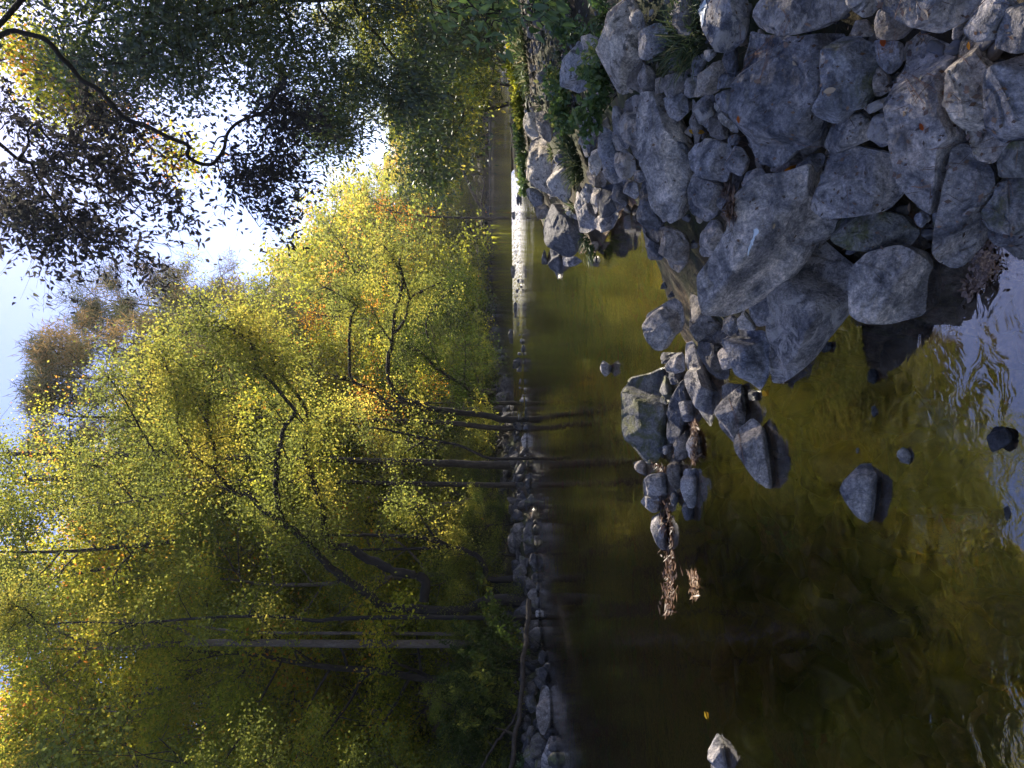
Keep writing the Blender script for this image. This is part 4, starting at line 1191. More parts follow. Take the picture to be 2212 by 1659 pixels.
def limb_tree(name, label, limbs, bark, leaf=None, per=26, lsize=.12, ntwig=60, sig=.32, group=None, ground=True, tw=1.2, seed=0, asp=.6, frac=.35, cat='tree', tdir=(0, 0, .1), folded=False, bare=0.2):
    """tree whose main limbs follow the photograph, with twigs and leaves grown off them"""
    r_ = np.random.default_rng(900 + seed)
    lines = []
    tips = []
    base = None
    for (pts, dep, w0, w1, d1, leafy) in limbs:
        P, R = px_line(pts, dep, w0, w1, d1)
        if base is None:
            if ground:
                g = P[0].copy(); g[2] = float(terrain(g[0], g[1])) - .25
                if g[2] < P[0][2] - .1:
                    P = np.vstack([g, P]); R = np.concatenate([[R[0] * 1.3], R])
            base = P[0].copy()
        lp, lr = smooth_line(P, R, 5, wob=R.max() * (.12 if 'straight' in name or 'pale' in name or 'slender' in name else .35), seed=seed)
        lines.append((lp, lr))
        if leafy > 0:
            for _ in range(int(ntwig * leafy)):
                q = int(len(lp) * (frac + (1 - frac) * r_.uniform() ** .8)); q = min(q, len(lp) - 1)
                d = r_.normal(size=3) + np.array(tdir); d /= np.linalg.norm(d)
                L = tw * r_.uniform(.4, 1.3)
                m_ = lp[q] + d * L * .5 + r_.normal(0, .1 * L, 3); e = lp[q] + d * L + np.array([0, 0, -.08 * L])
                lines.append(smooth_line([lp[q], m_, e], [min(lr[q] * .5, .03) + .003, .008, .003], 3))
                tips.append(e); tips.append(m_)
                for _k in range(3):
                    e2 = (m_ if _k else e) + r_.normal(size=3) * L * .35
                    lines.append((np.array([m_, e2]), np.array([.005, .002])))
                    if r_.uniform() > bare: tips.append(e2)
    root = empty(name, base, label, cat, group)
    V, F = tubes(lines)
    obj_np('trunk', V - base, F, M[bark], root)
    if leaf and tips:
        tips = np.array(tips)
        pos = crown_cloud(tips, per, sig, r_)
        L = leaves(pos, lsize, asp, .35, r_, four=not folded)
        obj_np('crown', L[0] - base, L[1], LEAF[leaf], root, smooth=False, tint=tint_of(pos, L[2], r_, .6))
    return root

G1 = 'leaning trees of the far shore with traceable limbs'
limb_tree('leaning_tree', 'big dark forked tree leaning over the water from the far shore, left of the middle', [
  ('1050,1300 1000,1318 916,1316 833,1313 800,1289 753,1256 713,1226 670,1176 633,1146 610,1120 596,1060 600,1000 615,930 640,890', 23, 22, 9, 21.5, .9),
  ('916,1300 916,1249 853,1233 786,1203 753,1183 713,1176 700,1140 696,1106 683,1060 663,996 660,953 663,890', 23, 22, 9, 23, .9),
  ('670,1176 610,1130 560,1095 533,1063 512,1066 470,1020 463,970 450,920 448,870 453,846 463,780', 22, 14, 4, 21, 1.3),
  ('470,1020 440,1000 417,985 387,973 363,976 333,971 300,920 267,860 233,813', 21.5, 8, 3, 21, 1.0),
  ('417,985 383,920 387,886 377,836 353,780', 21.3, 6, 3, 21, .6),
  ('512,1066 470,1050 440,1041 400,1066 333,1078 293,1080 233,1020 203,1003', 21.5, 6, 2.5, 21.5, .8),
  ('293,1080 240,1090 200,1085 150,1092', 21.5, 4, 2, 21.5, .4),
  ('663,890 640,850 600,800 560,730 520,700', 22.5, 9, 4, 22, 1.2),
  ('640,890 590,830 560,800 540,740 480,700 420,690', 21.5, 8, 3, 21, 1.4),
  ('450,920 420,860 400,800 350,760', 21, 4, 2, 21, .6),
 ], 'bark_dark', 'green', 24, .088, 50, .3, seed=1, tw=1.1)
limb_tree('multi_stem_tree', 'dark multi-stemmed tree curving up from the far shore beside the leaning forked tree', [
  ('1056,1250 1046,1219 1020,1196 970,1179 900,1160 830,1157 736,1156 650,1160', 24, 13, 5, 24, .3),
  ('970,1179 930,1184 880,1186 780,1187 700,1190 640,1200', 24, 9, 4, 24.5, .4),
  ('990,1186 940,1160 905,1110 880,1095 830,1080', 24, 6, 3, 23, .4)], 'bark_dark', 'green', 26, .09, 34, .28, seed=2, tw=.9)
limb_tree('pale_trunk_tree', 'tall tree with a thick pale trunk standing straight at the left of the picture', [
  ('1040,1392 900,1391 700,1390 553,1389 433,1389 333,1393 287,1399 200,1390 133,1366 60,1350', 22.6, 19, 8, 22, .25),
  ('287,1399 193,1401 100,1402 0,1403', 22, 8, 4, 22, .4), ('433,1389 390,1360 350,1350 333,1346', 22.3, 9, 5, 22, 0), ('200,1386 170,1430 120,1470 100,1490', 22, 7, 3, 21, .5)], 'bark_pale', 'olive', 34, .09, 44, .3, seed=3, frac=.55)
limb_tree('slender_pale_tree', 'slender pale-stemmed tree close beside the thick pale trunk', [('1040,1370 800,1368 553,1366 433,1354 353,1346 250,1340', 23, 8, 4, 22.5, .5)], 'bark_pale', 'olive', 34, .09, 44, .3, seed=4, frac=.6)
limb_tree('slender_dark_tree', 'slender dark-stemmed forked tree running up past the thick pale trunk', [
  ('1050,1335 900,1333 736,1336 686,1341 620,1333 553,1331 467,1333 333,1343 277,1353 233,1373', 21.8, 11, 4, 21, .4), ('333,1343 300,1346 167,1344 93,1348 60,1323 20,1300', 21, 5, 3, 21, .8)], 'bark_dark', 'green', 30, .088, 50, .28, seed=5, frac=.5)
limb_tree('straight_tree', 'tall brown straight trunk right of the leaning forked tree', [('1068,1005 950,1000 837,997 663,993 500,988 283,983 83,981 10,980', 28, 17, 9, 28, .5)], 'bark', 'olive', 44, .1, 70, .45, seed=6, frac=.5, tw=2.0)
limb_tree('straight_tree', 'thinner dark straight trunk just left of the tall brown straight trunk', [('1075,1048 950,1046 800,1043 680,1040 400,1038 200,1036 60,1036', 27, 12, 7, 27, .5)], 'bark', 'olive', 44, .1, 70, .45, seed=7, frac=.5, tw=1.8)
limb_tree('straight_tree', 'upright dark trunk between the tall brown trunk and the forked golden-side tree', [('1075,925 986,915 900,910 800,908 736,906 600,903 480,900', 31, 12, 6, 31, .5)], 'bark', 'gold', 40, .1, 70, .45, seed=8, frac=.4, tw=1.8)
limb_tree('bending_tree', 'young bending tree against the golden leaves', [('850,885 800,840 760,820 755,760 756,703 762,680 770,660 740,640 700,620', 31, 8, 4, 31, .7)], 'bark_dark', 'green', 24, .09, 34, .3, seed=9, frac=.6, ground=False)
limb_tree('forked_tree', 'forked dark tree in front of the golden wood in the middle of the picture', [
  ('1080,905 1046,896 953,886 903,873 863,860 846,840 838,786 846,740 850,713 853,680 866,633 870,603 860,560', 31, 14, 5, 31, .5),
  ('850,726 876,686 886,646 920,625 953,610', 31, 7, 3, 31, .4), ('846,740 820,700 800,660 760,640', 31, 5, 2, 31, .5), ('886,646 870,600 850,560 830,530', 31, 6, 3, 31, .6)], 'bark_dark', 'green', 28, .09, 40, .3, seed=10, frac=.5)
limb_tree('drooping_tree', 'grey-leaved tree with an arching limb low over the upper pool', [
  ('1050,870 1016,856 1006,836 953,803 903,756 885,750 870,753', 33, 8, 4, 33, .8), ('1010,845 1003,820 1006,770 1005,737', 33, 4, 2, 33, .8), ('1016,856 990,890 960,920', 33, 5, 2, 32, .6),
  ('953,803 920,700 960,640 1010,600', 34, 5, 2, 35, .8)], 'bark_dark', 'dark', 28, .095, 44, .35, seed=11, frac=.3)
limb_tree('crossing_tree', 'thin slanting tree crossing in front of the straight trunks', [('1060,990 1000,965 950,953 870,936 820,926 760,916', 27, 7, 4, 27, .3), ('920,948 880,975 850,1000 822,1020', 27, 4, 2, 27, .3)], 'bark_dark', 'green', 20, .09, 30, .28, seed=12)
limb_tree('fallen_tree', 'leafless forked tree fallen toward the far water, up the valley', [('1060,480 1046,463 1020,413 1000,366 980,340', 92, 9, 4, 90, 0), ('1052,470 1040,440 1046,400 1040,380', 92, 5, 3, 92, 0), ('1046,530 1020,500 1000,470 970,440', 92, 5, 2, 92, 0)], 'bark', seed=13)
limb_tree('red_maple', 'small orange-red tree among the golden trees up the valley', [('980,470 930,468 880,462 845,455 830,450', 66, 5, 3, 66, 1)], 'bark', 'orange', 8, .17, 16, .5, seed=14, frac=.5, tw=1.6)
limb_tree('red_maple', 'orange-red sapling glowing right of the young bending tree', [('800,690 740,685 690,680 665,672', 40, 4, 2, 40, 1)], 'bark', 'orange', 9, .1, 16, .3, seed=15, tw=1.2, ground=False)
limb_tree('red_maple', 'orange-flecked sapling beside the forked dark tree', [('900,870 850,868 810,860 770,850', 33, 4, 2, 33, 1)], 'bark', 'orange', 8, .1, 14, .3, seed=16, tw=.9)
# pine crowns on the skyline
for k, (bx, by, px, py) in enumerate([(-1.5, 38, 40, 780), (-.6, 42, 90, 700), (1.2, 50, 200, 655), (-3.5, 37, 30, 860), (2.8, 57, 300, 660)]):
    z0 = float(terrain(bx, by)) - .2
    hgt = CAM_H + (HOR - px) / FPX * by - z0 + .5
    e = put_tree('pine', k % 3, 'needle', 'bark', (bx, by, z0), hgt, 0, ['feathery pine reaching the top of the picture', 'feathery pine standing out highest against the blue sky',
        'lower feathery pine on the skyline beside the hanging twigs', 'pine half hidden at the upper left edge', 'pine whose top fills the dip of the skyline'][k], 'pine', None, 'pine_tree', .95)
    e.rotation_euler = (0, math.atan(((CY - py) / FPX * by - bx) / hgt), 0)
for k, (x, y, h) in enumerate([(-5, -9, 12), (3, -8, 13), (9, -4, 13), (11, 2.5, 12), (7, -13, 15), (9.2, 10.5, 11), (13, 15, 13), (-19.5, 1, 19), (-21, -7, 20), (-22, 9, 20), (-14, -17, 18), (0, -13, 15)]):  # unseen trees, added to cut sky light and sun patches on the rocks
    put_tree('round', k % 3, 'green', 'bark', (x, y, float(terrain(x, y)) - .2), h, k * 1.3, 'unseen broadleaf tree added around the viewer to shade the near rocks', 'tree', 'unseen shade trees added around the viewer')
# ---------------------------------------------------------------- right bank trees and the branch overhead
def in_poly(poly, x, y):
    c = False; n = len(poly)
    for i in range(n):
        ax, ay = poly[i]; bx, by = poly[(i + 1) % n]
        if (ay > y) != (by > y) and x < (bx - ax) * (y - ay) / (by - ay + 1e-12) + ax: c = not c
    return c
def sample_poly(txt, n, r_, hole=0.0, hs=.02):
    poly = [tuple(map(float, a.split(','))) for a in txt.split()]
    xs = [a for a, b in poly]; ys = [b for a, b in poly]
    out = []
    for _ in range(n * 60):
        x, y = r_.uniform(min(xs), max(xs)), r_.uniform(min(ys), max(ys))
        if not in_poly(poly, x, y): continue
        if hole and noise3(np.array([x * hs, y * hs, 3.3])) < hole - .6: continue
        out.append((x, y))
        if len(out) >= n: break
    return out

def region_tree(name, label, base, limbs, regions, bark, leaf, lsize, per, sig, asp=.45, droop=.5, seed=0, group=None, cat='tree', folded=False, tw=.8, sweep=(0, 0, -.2), jit=.18):
    """tree whose crown hangs where the photograph shows it: clumps at real depths joined to the nearest limb by twigs"""
    r_ = np.random.default_rng(4000 + seed)
    lines, nodes = [], []
    for (pts, dep, w0, w1, d1) in limbs:
        P, R = px_line(pts, dep, w0, w1, d1)
        if base is not None and not nodes:
            b0 = np.array([base[0], base[1], float(terrain(base[0], base[1])) - .3])
            mid = (b0 + P[0]) / 2 + np.array([.3, 0, .3])
            P = np.vstack([b0, mid, P]); R = np.concatenate([[R[0] * 2.6, R[0] * 1.7], R])
        lp, lr = smooth_line(P, R, 6, wob=R.max() * .6, seed=seed)
        lines.append((lp, lr)); nodes.append(lp[2:] if base is not None else lp)
    nodes = np.concatenate(nodes)
    cl = []
    for (txt, n, d0, d1_, hole) in regions:
        for (x, y) in sample_poly(txt, n, r_, hole):
            cl.append(at(x, y, r_.uniform(d0, d1_)))
    cl = np.array(cl)
    order = np.argsort([np.min(np.linalg.norm(nodes - c, axis=1)) for c in cl])
    pool = list(nodes)
    pos, dirs = [], []
    for oi_ in order:
        c = cl[oi_]
        arr = np.array(pool)
        dd = np.linalg.norm(arr - c, axis=1); j = int(np.argmin(dd)); a = arr[j]
        v = c - a; L = dd[j] + 1e-6
        m1 = a + v * .35 + r_.normal(0, .07 * L, 3); m2 = a + v * .7 + r_.normal(0, .07 * L, 3) + np.array([0, 0, .04 * L])
        w = min(.006 + .008 * L, .035) * (lsize / .1)
        ln = smooth_line([a, m1, m2, c], [w, w * .75, w * .5, w * .25], 3)
        lines.append(ln)
        pool.extend([m1, m2, c])
        for _ in range(3):
            s0 = m1 + (c - m1) * r_.uniform(0, 1)
            dv = v / L + r_.normal(size=3) * .6 + np.array(sweep); dv /= np.linalg.norm(dv)
            e = s0 + dv * tw * r_.uniform(.4, 1)
            lines.append((np.array([s0, (s0 + e) / 2 + r_.normal(0, .03, 3) * tw, e]), np.array([w * .4, w * .3, w * .15])))
            k = max(1, int(r_.poisson(per / 3)))
            f = r_.uniform(0, 1.05, k)[:, None]
            pos.append(s0 + (e - s0) * f + r_.normal(size=(k, 3)) * sig); dirs.append(np.repeat(dv[None] * .8, k, 0))
    pos = np.concatenate(pos); dirs = np.concatenate(dirs)
    o_ = lines[0][0][0]
    root = empty(name, o_, label, cat, group)
    V, F = tubes(lines, 8)
    obj_np('trunk', V - o_, F, M[bark], root)
    L = leaves(pos, lsize, asp, droop, r_, four=not folded, dirs=dirs)
    obj_np('crown', L[0] - o_, L[1], LEAF[leaf], root, smooth=False, tint=tint_of(pos, L[2], r_, .8 if lsize < .2 else .3, jit=jit))
    return root

BR = '0,47 33,67 100,90 133,127 160,167 207,190 240,223 267,247 333,283 400,313 403,337 427,353 450,355 467,340 483,320 490,293 517,270 553,250 580,228 600,200'
R1 = '-40,170 30,200 70,215 110,235 170,250 230,265 300,300 350,335 372,400 380,440 345,450 330,500 345,535 320,560 270,570 235,575 190,560 150,535 100,520 60,485 20,470 -40,455'
R1b = '150,165 200,190 260,235 330,280 390,310 370,330 300,310 230,265 170,215'
R2 = '470,345 500,300 520,250 560,205 600,195 640,215 650,250 625,290 600,310 610,335 635,385 605,388 590,405 588,440 600,470 575,495 555,500 545,460 520,420 495,385'
region_tree('overhanging_tree', 'near tree with a long crooked branch reaching across the sky, leaves black against the light', (5.2, 4.6), [
    (BR, 5.0, 11, 6, 5.8),
    ('467,340 477,377 510,417 533,450 560,490', 5.7, 5, 2, 6.2),
    ('-30,290 0,310 40,343 65,350 120,365 200,400 260,440 320,480', 5.3, 11, 3, 5.6),
    ('65,350 90,400 130,450 160,490 200,520 260,530 300,555', 5.3, 6, 3, 5.3),
    ('40,343 62,310 60,285 75,270 100,295 130,310 190,320 230,330', 5.2, 8, 3, 5.0),
    ('490,293 470,300 455,330', 6.5, 5, 3, 6.5)],
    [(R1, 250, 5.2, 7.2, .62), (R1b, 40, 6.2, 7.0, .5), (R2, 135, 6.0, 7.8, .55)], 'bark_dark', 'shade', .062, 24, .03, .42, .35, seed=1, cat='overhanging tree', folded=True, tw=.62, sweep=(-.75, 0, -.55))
# bare twigs at the tip of the crown
lines = []
r_ = np.random.default_rng(8)
def bare(p, d, L, w, lvl):
    e = p + d * L
    m_ = (p + e) / 2 + r_.normal(0, .06 * L, 3)
    lines.append((np.array([p, m_, e]), np.array([w, w * .8, w * .5])))
    if lvl == 0: return
    for _ in range(3):
        d2 = d + r_.normal(0, .5, 3); d2 /= np.linalg.norm(d2)
        q = p + (e - p) * r_.uniform(.3, 1)
        bare(q, d2, L * r_.uniform(.45, .75), w * .6, lvl - 1)
for (a, b, c, d) in ((225, 540, 300, 620), (300, 560, 370, 600), (310, 520, 400, 540), (250, 580, 260, 640)):
    p, q = at(a, b, 5.4), at(c, d, 5.3)
    bare(p, (q - p) / np.linalg.norm(q - p), np.linalg.norm(q - p) * .75, .0035, 3)
V, F = tubes(lines)
o_ = lines[0][0][0]
tag(obj_np('bare_twigs', V, F, M['bark_pale'], loc=o_), 'spray of leafless pale twigs against the blue sky at the end of the black-leaved crown', 'twigs')

region_tree('willow_like_tree', 'tall green tree filling the upper corner behind the crooked branch', (9.5, 9.5), [
    ('560,-60 553,3 467,33 427,57 370,88 300,120 220,140', 9.5, 12, 4, 9.5), ('467,33 380,20 250,40 120,60', 9.5, 8, 3, 9), ('427,57 480,120 500,180', 9.5, 5, 2, 9)],
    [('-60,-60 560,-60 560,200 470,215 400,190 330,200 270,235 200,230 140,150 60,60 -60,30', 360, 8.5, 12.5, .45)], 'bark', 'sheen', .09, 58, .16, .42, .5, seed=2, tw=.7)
region_tree('sunlit_tree', 'pale sunlit tree top seen past the crooked branch at the top edge', (13, 17), [
    ('260,-80 200,60 150,120 80,140', 17, 10, 4, 17)],
    [('0,60 60,80 130,130 200,190 240,235 150,250 90,230 50,150 0,110', 90, 15, 19, .1), ('330,300 380,320 390,350 350,355 340,330', 12, 15, 17, 0)], 'bark', 'olive', .13, 60, .25, .5, .4, seed=3, tw=1.0)
region_tree('willow_like_tree', 'dark drooping tree hanging over the right bank, its twigs trailing toward the pool', (10.5, 12.5), [
    ('900,-60 820,-10 603,7 626,50 636,100 663,130 670,180', 12, 11, 4, 11), ('760,-20 690,0 713,47 760,70', 11.5, 8, 4, 11), ('840,-60 766,7 820,83 863,140 903,193 930,220', 12, 9, 3, 11.5),
    ('863,140 850,200 800,240', 11.5, 4, 2, 11)],
    [('540,-60 900,-60 930,60 960,160 930,230 880,270 830,250 770,265 720,255 660,240 640,200 600,180 550,150', 330, 9.5, 13.5, .4), ('640,200 700,250 760,260 745,290 700,320 660,300 630,260', 70, 10, 13, .2)],
    'bark', 'sheen', .09, 62, .13, .34, .8, seed=4, tw=.8, sweep=(-.2, 0, -.7))
region_tree('willow_like_tree', 'bluish green tree on the right bank with foliage trailing in front of the golden wood', (13.5, 19), [
    ('1060,-40 1010,40 980,120 950,190 930,250 900,300', 18, 10, 4, 17.5), ('950,190 1000,230 986,283 940,330', 17.5, 6, 3, 17)],
    [('860,-60 1070,-60 1060,60 1040,130 1010,190 1000,300 960,340 930,400 905,405 925,330 880,290 850,240 880,150', 260, 15, 20, .35), ('880,230 900,250 925,330 935,400 900,390 880,330', 40, 16, 18, 0)],
    'bark', 'sheen', .13, 60, .2, .36, .7, seed=5, tw=1.1, sweep=(-.3, 0, -.6))
region_tree('leaning_tree', 'dark slanting trunk leaning over the upper pool from the right', (22, 41), [
    ('1062,80 1060,117 1033,187 1022,230 1018,260', 40, 7, 3, 42)],
    [('960,-40 1050,-40 1052,90 1035,150 1010,200 990,300 960,320 930,260 940,150', 150, 33, 45, 0)], 'bark_dark', 'green', .26, 60, .5, .5, .6, seed=6, tw=2.0)
for k, (px, py, dep) in enumerate([(700, 60, 24), (780, 130, 30), (560, -60, 22), (760, 215, 38), (830, -20, 20), (870, 180, 34)]):
    p = at(px, py, dep)
    z0 = float(terrain(p[0], p[1])) - .2
    put_tree(['tall', 'round'][k % 2], k % 3, ['green', 'dark', 'green', 'olive', 'dark', 'green'][k], 'bark', (p[0], p[1], z0), (p[2] - z0) * 1.05, k * 2.1,
             'green broadleaf tree standing back on the right bank', 'tree', 'background trees of the right bank')
# broad leaves close to the camera at the right edge
region_tree('broadleaf_sapling', 'sapling with large pointed bluish leaves drooping in from the right edge above the rocks', (3.6, 3.9), [
    ('1010,-60 1010,-10 1040,30 1060,60', 4.2, 5, 2, 4.0), ('1180,-60 1150,10 1130,40', 4.2, 5, 2, 4.0), ('930,-60 930,0 940,30', 4.5, 4, 2, 4.4)],
    [('990,-40 1080,-40 1110,20 1095,70 1060,110 1035,100 1020,50 1000,20', 26, 3.8, 4.6, 0), ('900,-40 960,-40 965,30 945,80 925,60', 9, 4.2, 4.8, 0), ('1100,-40 1200,-40 1195,30 1150,70 1120,60', 12, 3.8, 4.4, 0)],
    'bark_dark', 'fresh', .085, 7, .03, .36, 1.2, seed=7, cat='sapling', folded=True, tw=.16, sweep=(-.2, 0, -.8))

# ---------------------------------------------------------------- plants on the banks
def plant(name, label, px, py, r_px, h, n_stem, per, lsize, asp, leaf, cat, seed, group=None, spread=.6, folded=False, stemw=.003, droop=.1, lift=0.0, ex=1.0, bark='bark_dark', lay=0.0):
    r_ = np.random.default_rng(7000 + seed)
    c = hit(px, py)
    s = r_px * c[1] / FPX
    lines, pos, dirs = [], [], []
    for _ in range(n_stem):
        a, q = r_.uniform(0, 6.28), math.sqrt(r_.uniform()) * s
        x, y = c[0] + math.cos(a) * q * ex, c[1] + math.sin(a) * q
        z = max(float(terrain(x, y)), float(water_z(x, y)) - .05) + lift
        d = np.array([math.cos(a) * spread + r_.normal(0, .3) - lay * .6, math.sin(a) * spread * .6 + r_.normal(0, .3) - lay * .3, 1.0 - lay * .6]); d /= np.linalg.norm(d)
        hh = h * r_.uniform(.5, 1.15)
        p0 = np.array([x, y, z - .05]); p1 = p0 + d * hh * .55; p2 = p1 + (d + np.array([0, 0, -.35]) + r_.normal(0, .15, 3)) * hh * .45
        lp, lr = smooth_line([p0, p1, p2], [stemw, stemw * .7, stemw * .3], 4)
        lines.append((lp, lr))
        k = per
        f = np.sqrt(r_.uniform(.08, 1, k)) * (len(lp) - 1)
        i0 = np.minimum(f.astype(int), len(lp) - 2)
        pos.append(lp[i0] + (lp[i0 + 1] - lp[i0]) * (f - i0)[:, None] + r_.normal(size=(k, 3)) * lsize * .35)
        dirs.append(np.repeat((d * .3)[None], k, 0))
    pos = np.concatenate(pos); dirs = np.concatenate(dirs)
    root = empty(name, c, label, cat, group)
    V, F = tubes(lines)
    obj_np('stems', V - c, F, M[bark], root)
    L = leaves(pos, lsize, asp, droop, r_, four=not folded, dirs=dirs)
    obj_np('foliage', L[0] - c, L[1], LEAF[leaf], root, smooth=False, tint=tint_of(pos, L[2], r_, 2.5))
    return root

def grass(label, px, py, r_px, h, n, seed, leaf='grass', w=.006, lean=(-.1, -.3), ex=1.0, group='grass tufts between the bank rocks', lift=0.0):
    r_ = np.random.default_rng(6000 + seed)
    c = hit(px, py)
    s = r_px * c[1] / FPX
    V, F, tv = [], [], []
    for k in range(n):
        a, q = r_.uniform(0, 6.28), math.sqrt(r_.uniform()) * s
        p = np.array([c[0] + math.cos(a) * q * ex, c[1] + math.sin(a) * q, 0]); p[2] = max(float(terrain(p[0], p[1])), float(water_z(p[0], p[1])) - .03) + lift
        d = np.array([math.cos(a) * .5 + lean[0] + r_.normal(0, .3), math.sin(a) * .5 + lean[1] + r_.normal(0, .3), 1.]); d /= np.linalg.norm(d)
        sd = np.cross(d, r_.normal(size=3)); sd /= np.linalg.norm(sd)
        hh = h * r_.uniform(.4, 1.2); ww = w * r_.uniform(.6, 1.3)
        b = len(V); g = np.array([0, 0, -1.0])
        pr = []
        for f in (0, .35, .7, 1):
            pr.append(p + d * hh * f + g * hh * .45 * f * f + np.array([lean[0], lean[1], 0]) * hh * .5 * f * f)
        V += [pr[0] - sd * ww, pr[0] + sd * ww, pr[1] - sd * ww, pr[1] + sd * ww, pr[2] - sd * ww * .6, pr[2] + sd * ww * .6, pr[3]]
        F += [(b, b + 1, b + 3, b + 2), (b + 2, b + 3, b + 5, b + 4)]
        tv += [r_.uniform(0, 1)] * 7
    F3 = [(i * 7 + 4, i * 7 + 5, i * 7 + 6) for i in range(n)]
    o = obj_np('grass_tuft', np.array(V), [np.array(F), np.array(F3)], LEAF[leaf], loc=c, tint=tv)
    return tag(o, label, 'grass', group)

grass('thick grass tuft growing between the stained pale boulder and the striped boulder', 1470, 70, 62, .30, 330, 1, w=.004)
grass('grass tuft in front of the little stone pile', 1425, 118, 30, .18, 90, 2, w=.004)
grass('wide patch of grass between the squarish grey stone and the pinkish block', 1238, 345, 34, .5, 420, 3, w=.009, ex=1.3)
grass('grass hanging over the dark water below the egg-shaped boulder', 1268, 530, 22, .32, 130, 4, w=.007, lean=(-.6, -.3), leaf='fresh')
grass('small grass tuft near the light log-like stone', 1232, 448, 10, .3, 50, 5, w=.007)
grass('sprig of grass with two long blades over the small brown stones', 1452, 150, 6, .16, 16, 6, w=.005, leaf='fresh')
grass('reedy blades at the water below the brown knob', 1180, 478, 12, .3, 40, 7, w=.01, lean=(-.4, 0))
grass('grass along the crest of the bank beyond the boulders', 1128, 130, 45, .45, 320, 8, w=.014, ex=1.6, leaf='grass')
grass('yellowish grass on the bank crest near the right edge', 1112, 60, 40, .45, 260, 9, w=.014, ex=1.6, leaf='fresh')
for k, (px, py) in enumerate([(1185, 330), (1160, 230), (1200, 120), (1290, 30), (1180, 40), (1150, 330)]):
    grass('short grass in a crevice of the upper bank', px, py, 14, .22, 60, 20 + k, w=.008, group='small tufts in crevices of the upper bank')
PG = 'leafy plants among the boulders'
plant('fern_like_plant', 'bright green fern-like plant with rows of small leaflets above the stained pale boulder', 1300, 50, 14, .36, 12, 50, .045, .42, 'fresh', 'plant', 1, PG, 1.1)
plant('leafy_plant', 'round-leaved dark green plant on thin upright stems in the middle of the boulders', 1300, 190, 18, .42, 26, 26, .06, .62, 'fresh', 'plant', 2, PG, .8, True)
plant('leafy_plant', 'dense low green plant left of the round-leaved plant', 1215, 205, 18, .4, 30, 30, .075, .6, 'fresh', 'plant', 3, PG, .7)
plant('leafy_plant', 'feathery green plant above the wide patch of grass', 1222, 255, 14, .35, 20, 30, .07, .45, 'fresh', 'plant', 4, PG, .8)
plant('vine_plant', 'yellow-green vine spilling down at the right edge of the bank', 1215, 30, 18, .4, 22, 40, .06, .6, 'fresh', 'plant', 5, PG, .9)
plant('leafy_plant', 'small plant with pointed leaves behind the pale rock', 1255, 85, 14, .4, 20, 34, .055, .4, 'fresh', 'plant', 6, PG, .8)
plant('waterside_shrub', 'dense green shrub at the end of the white-water sill', 1132, 380, 22, .34, 50, 50, .09, .45, 'fresh', 'shrub', 7, 'shrubs on the crest of the right bank', .5, ex=1.5)
plant('waterside_shrub', 'green shrub in front of the glittering water up the river', 1126, 300, 28, .3, 50, 40, .09, .45, 'fresh', 'shrub', 8, 'shrubs on the crest of the right bank', .5, ex=1.5)
plant('waterside_shrub', 'sparse shrub on the right crest between water and cracked pale stone', 1122, 225, 24, .24, 34, 36, .12, .45, 'green', 'shrub', 9, 'shrubs on the crest of the right bank', .5, ex=1.5)
plant('waterside_shrub', 'yellowish shrub on the crest near the drooping leaves', 1112, 140, 26, .24, 34, 36, .11, .45, 'olive', 'shrub', 10, 'shrubs on the crest of the right bank', .5, ex=1.5)
plant('leafy_shrub', 'shrub with broad grey-green leaves leaning over the left shore', 1128, 1470, 62, 2.9, 110, 90, .12, .5, 'dark', 'shrub', 11, 'shrubs of the left shore', .5, stemw=.008, ex=1.2, droop=.6)
plant('leafy_shrub', 'pale green leafy shoots left of the broad-leaved shrub', 1120, 1560, 50, 2.2, 60, 70, .13, .5, 'green', 'shrub', 12, 'shrubs of the left shore', .5, stemw=.008, ex=1.2, droop=.6)
plant('leafy_sprig', 'little green sprig at the left edge of the shore', 1143, 1650, 8, .5, 8, 20, .09, .5, 'fresh', 'plant', 13, None, .6)
plant('leafy_shrub', 'light green shrub at the foot of the straight trunks', 1080, 960, 40, 2.6, 70, 70, .12, .5, 'green', 'shrub', 14, 'shrubs of the left shore', .6, stemw=.008)
plant('leafy_shrub', 'light green bush beside the long raised boulder', 1083, 790, 28, 2.8, 60, 60, .14, .5, 'green', 'shrub', 15, 'shrubs of the left shore', .6, stemw=.008)
plant('golden_bush', 'bright yellow bush over the far water', 1057, 300, 12, 3.6, 40, 60, .25, .6, 'olive', 'shrub', 16, None, .5, stemw=.03)

# logs and sticks
def log(name, label, pts, dep, w0, w1, mat, cat, d1=None, group=None, branches=0, seed=0, onwater=None):
    P, R = px_line(pts, dep, w0, w1, d1)
    if onwater is not None: P[:, 2] = onwater
    lp, lr = smooth_line(P, R, 6, wob=R.max() * .8, seed=seed)
    lines = [(lp, lr)]
    r_ = np.random.default_rng(seed)
    for _ in range(branches):
        q = lp[int(r_.integers(2, len(lp) - 1))]; d = r_.normal(size=3); d[2] = abs(d[2]); d /= np.linalg.norm(d); L = R.max() * r_.uniform(5, 14)
        lines.append((np.array([q, q + d * L * .5 + r_.normal(0, .05 * L, 3), q + d * L]), np.array([R.min() * .7, R.min() * .5, R.min() * .2])))
    V, F = tubes(lines, 10)
    return tag(obj_np(name, V, F, M[mat], loc=lp[0]), label, cat, group)
log('fallen_log', 'long dark fallen log lying along the left shore', '1144,1295 1138,1360 1130,1420 1127,1500 1118,1560 1108,1620 1100,1680', 20.5, 11, 9, 'bark', 'log', 17, seed=3, branches=3)
log('fallen_log', 'dark branch sloping down to the fallen log at the left edge', '1120,1530 1105,1560 1085,1590 1060,1620 1040,1660', 19, 7, 4, 'bark_dark', 'log', 17, seed=4, branches=3)
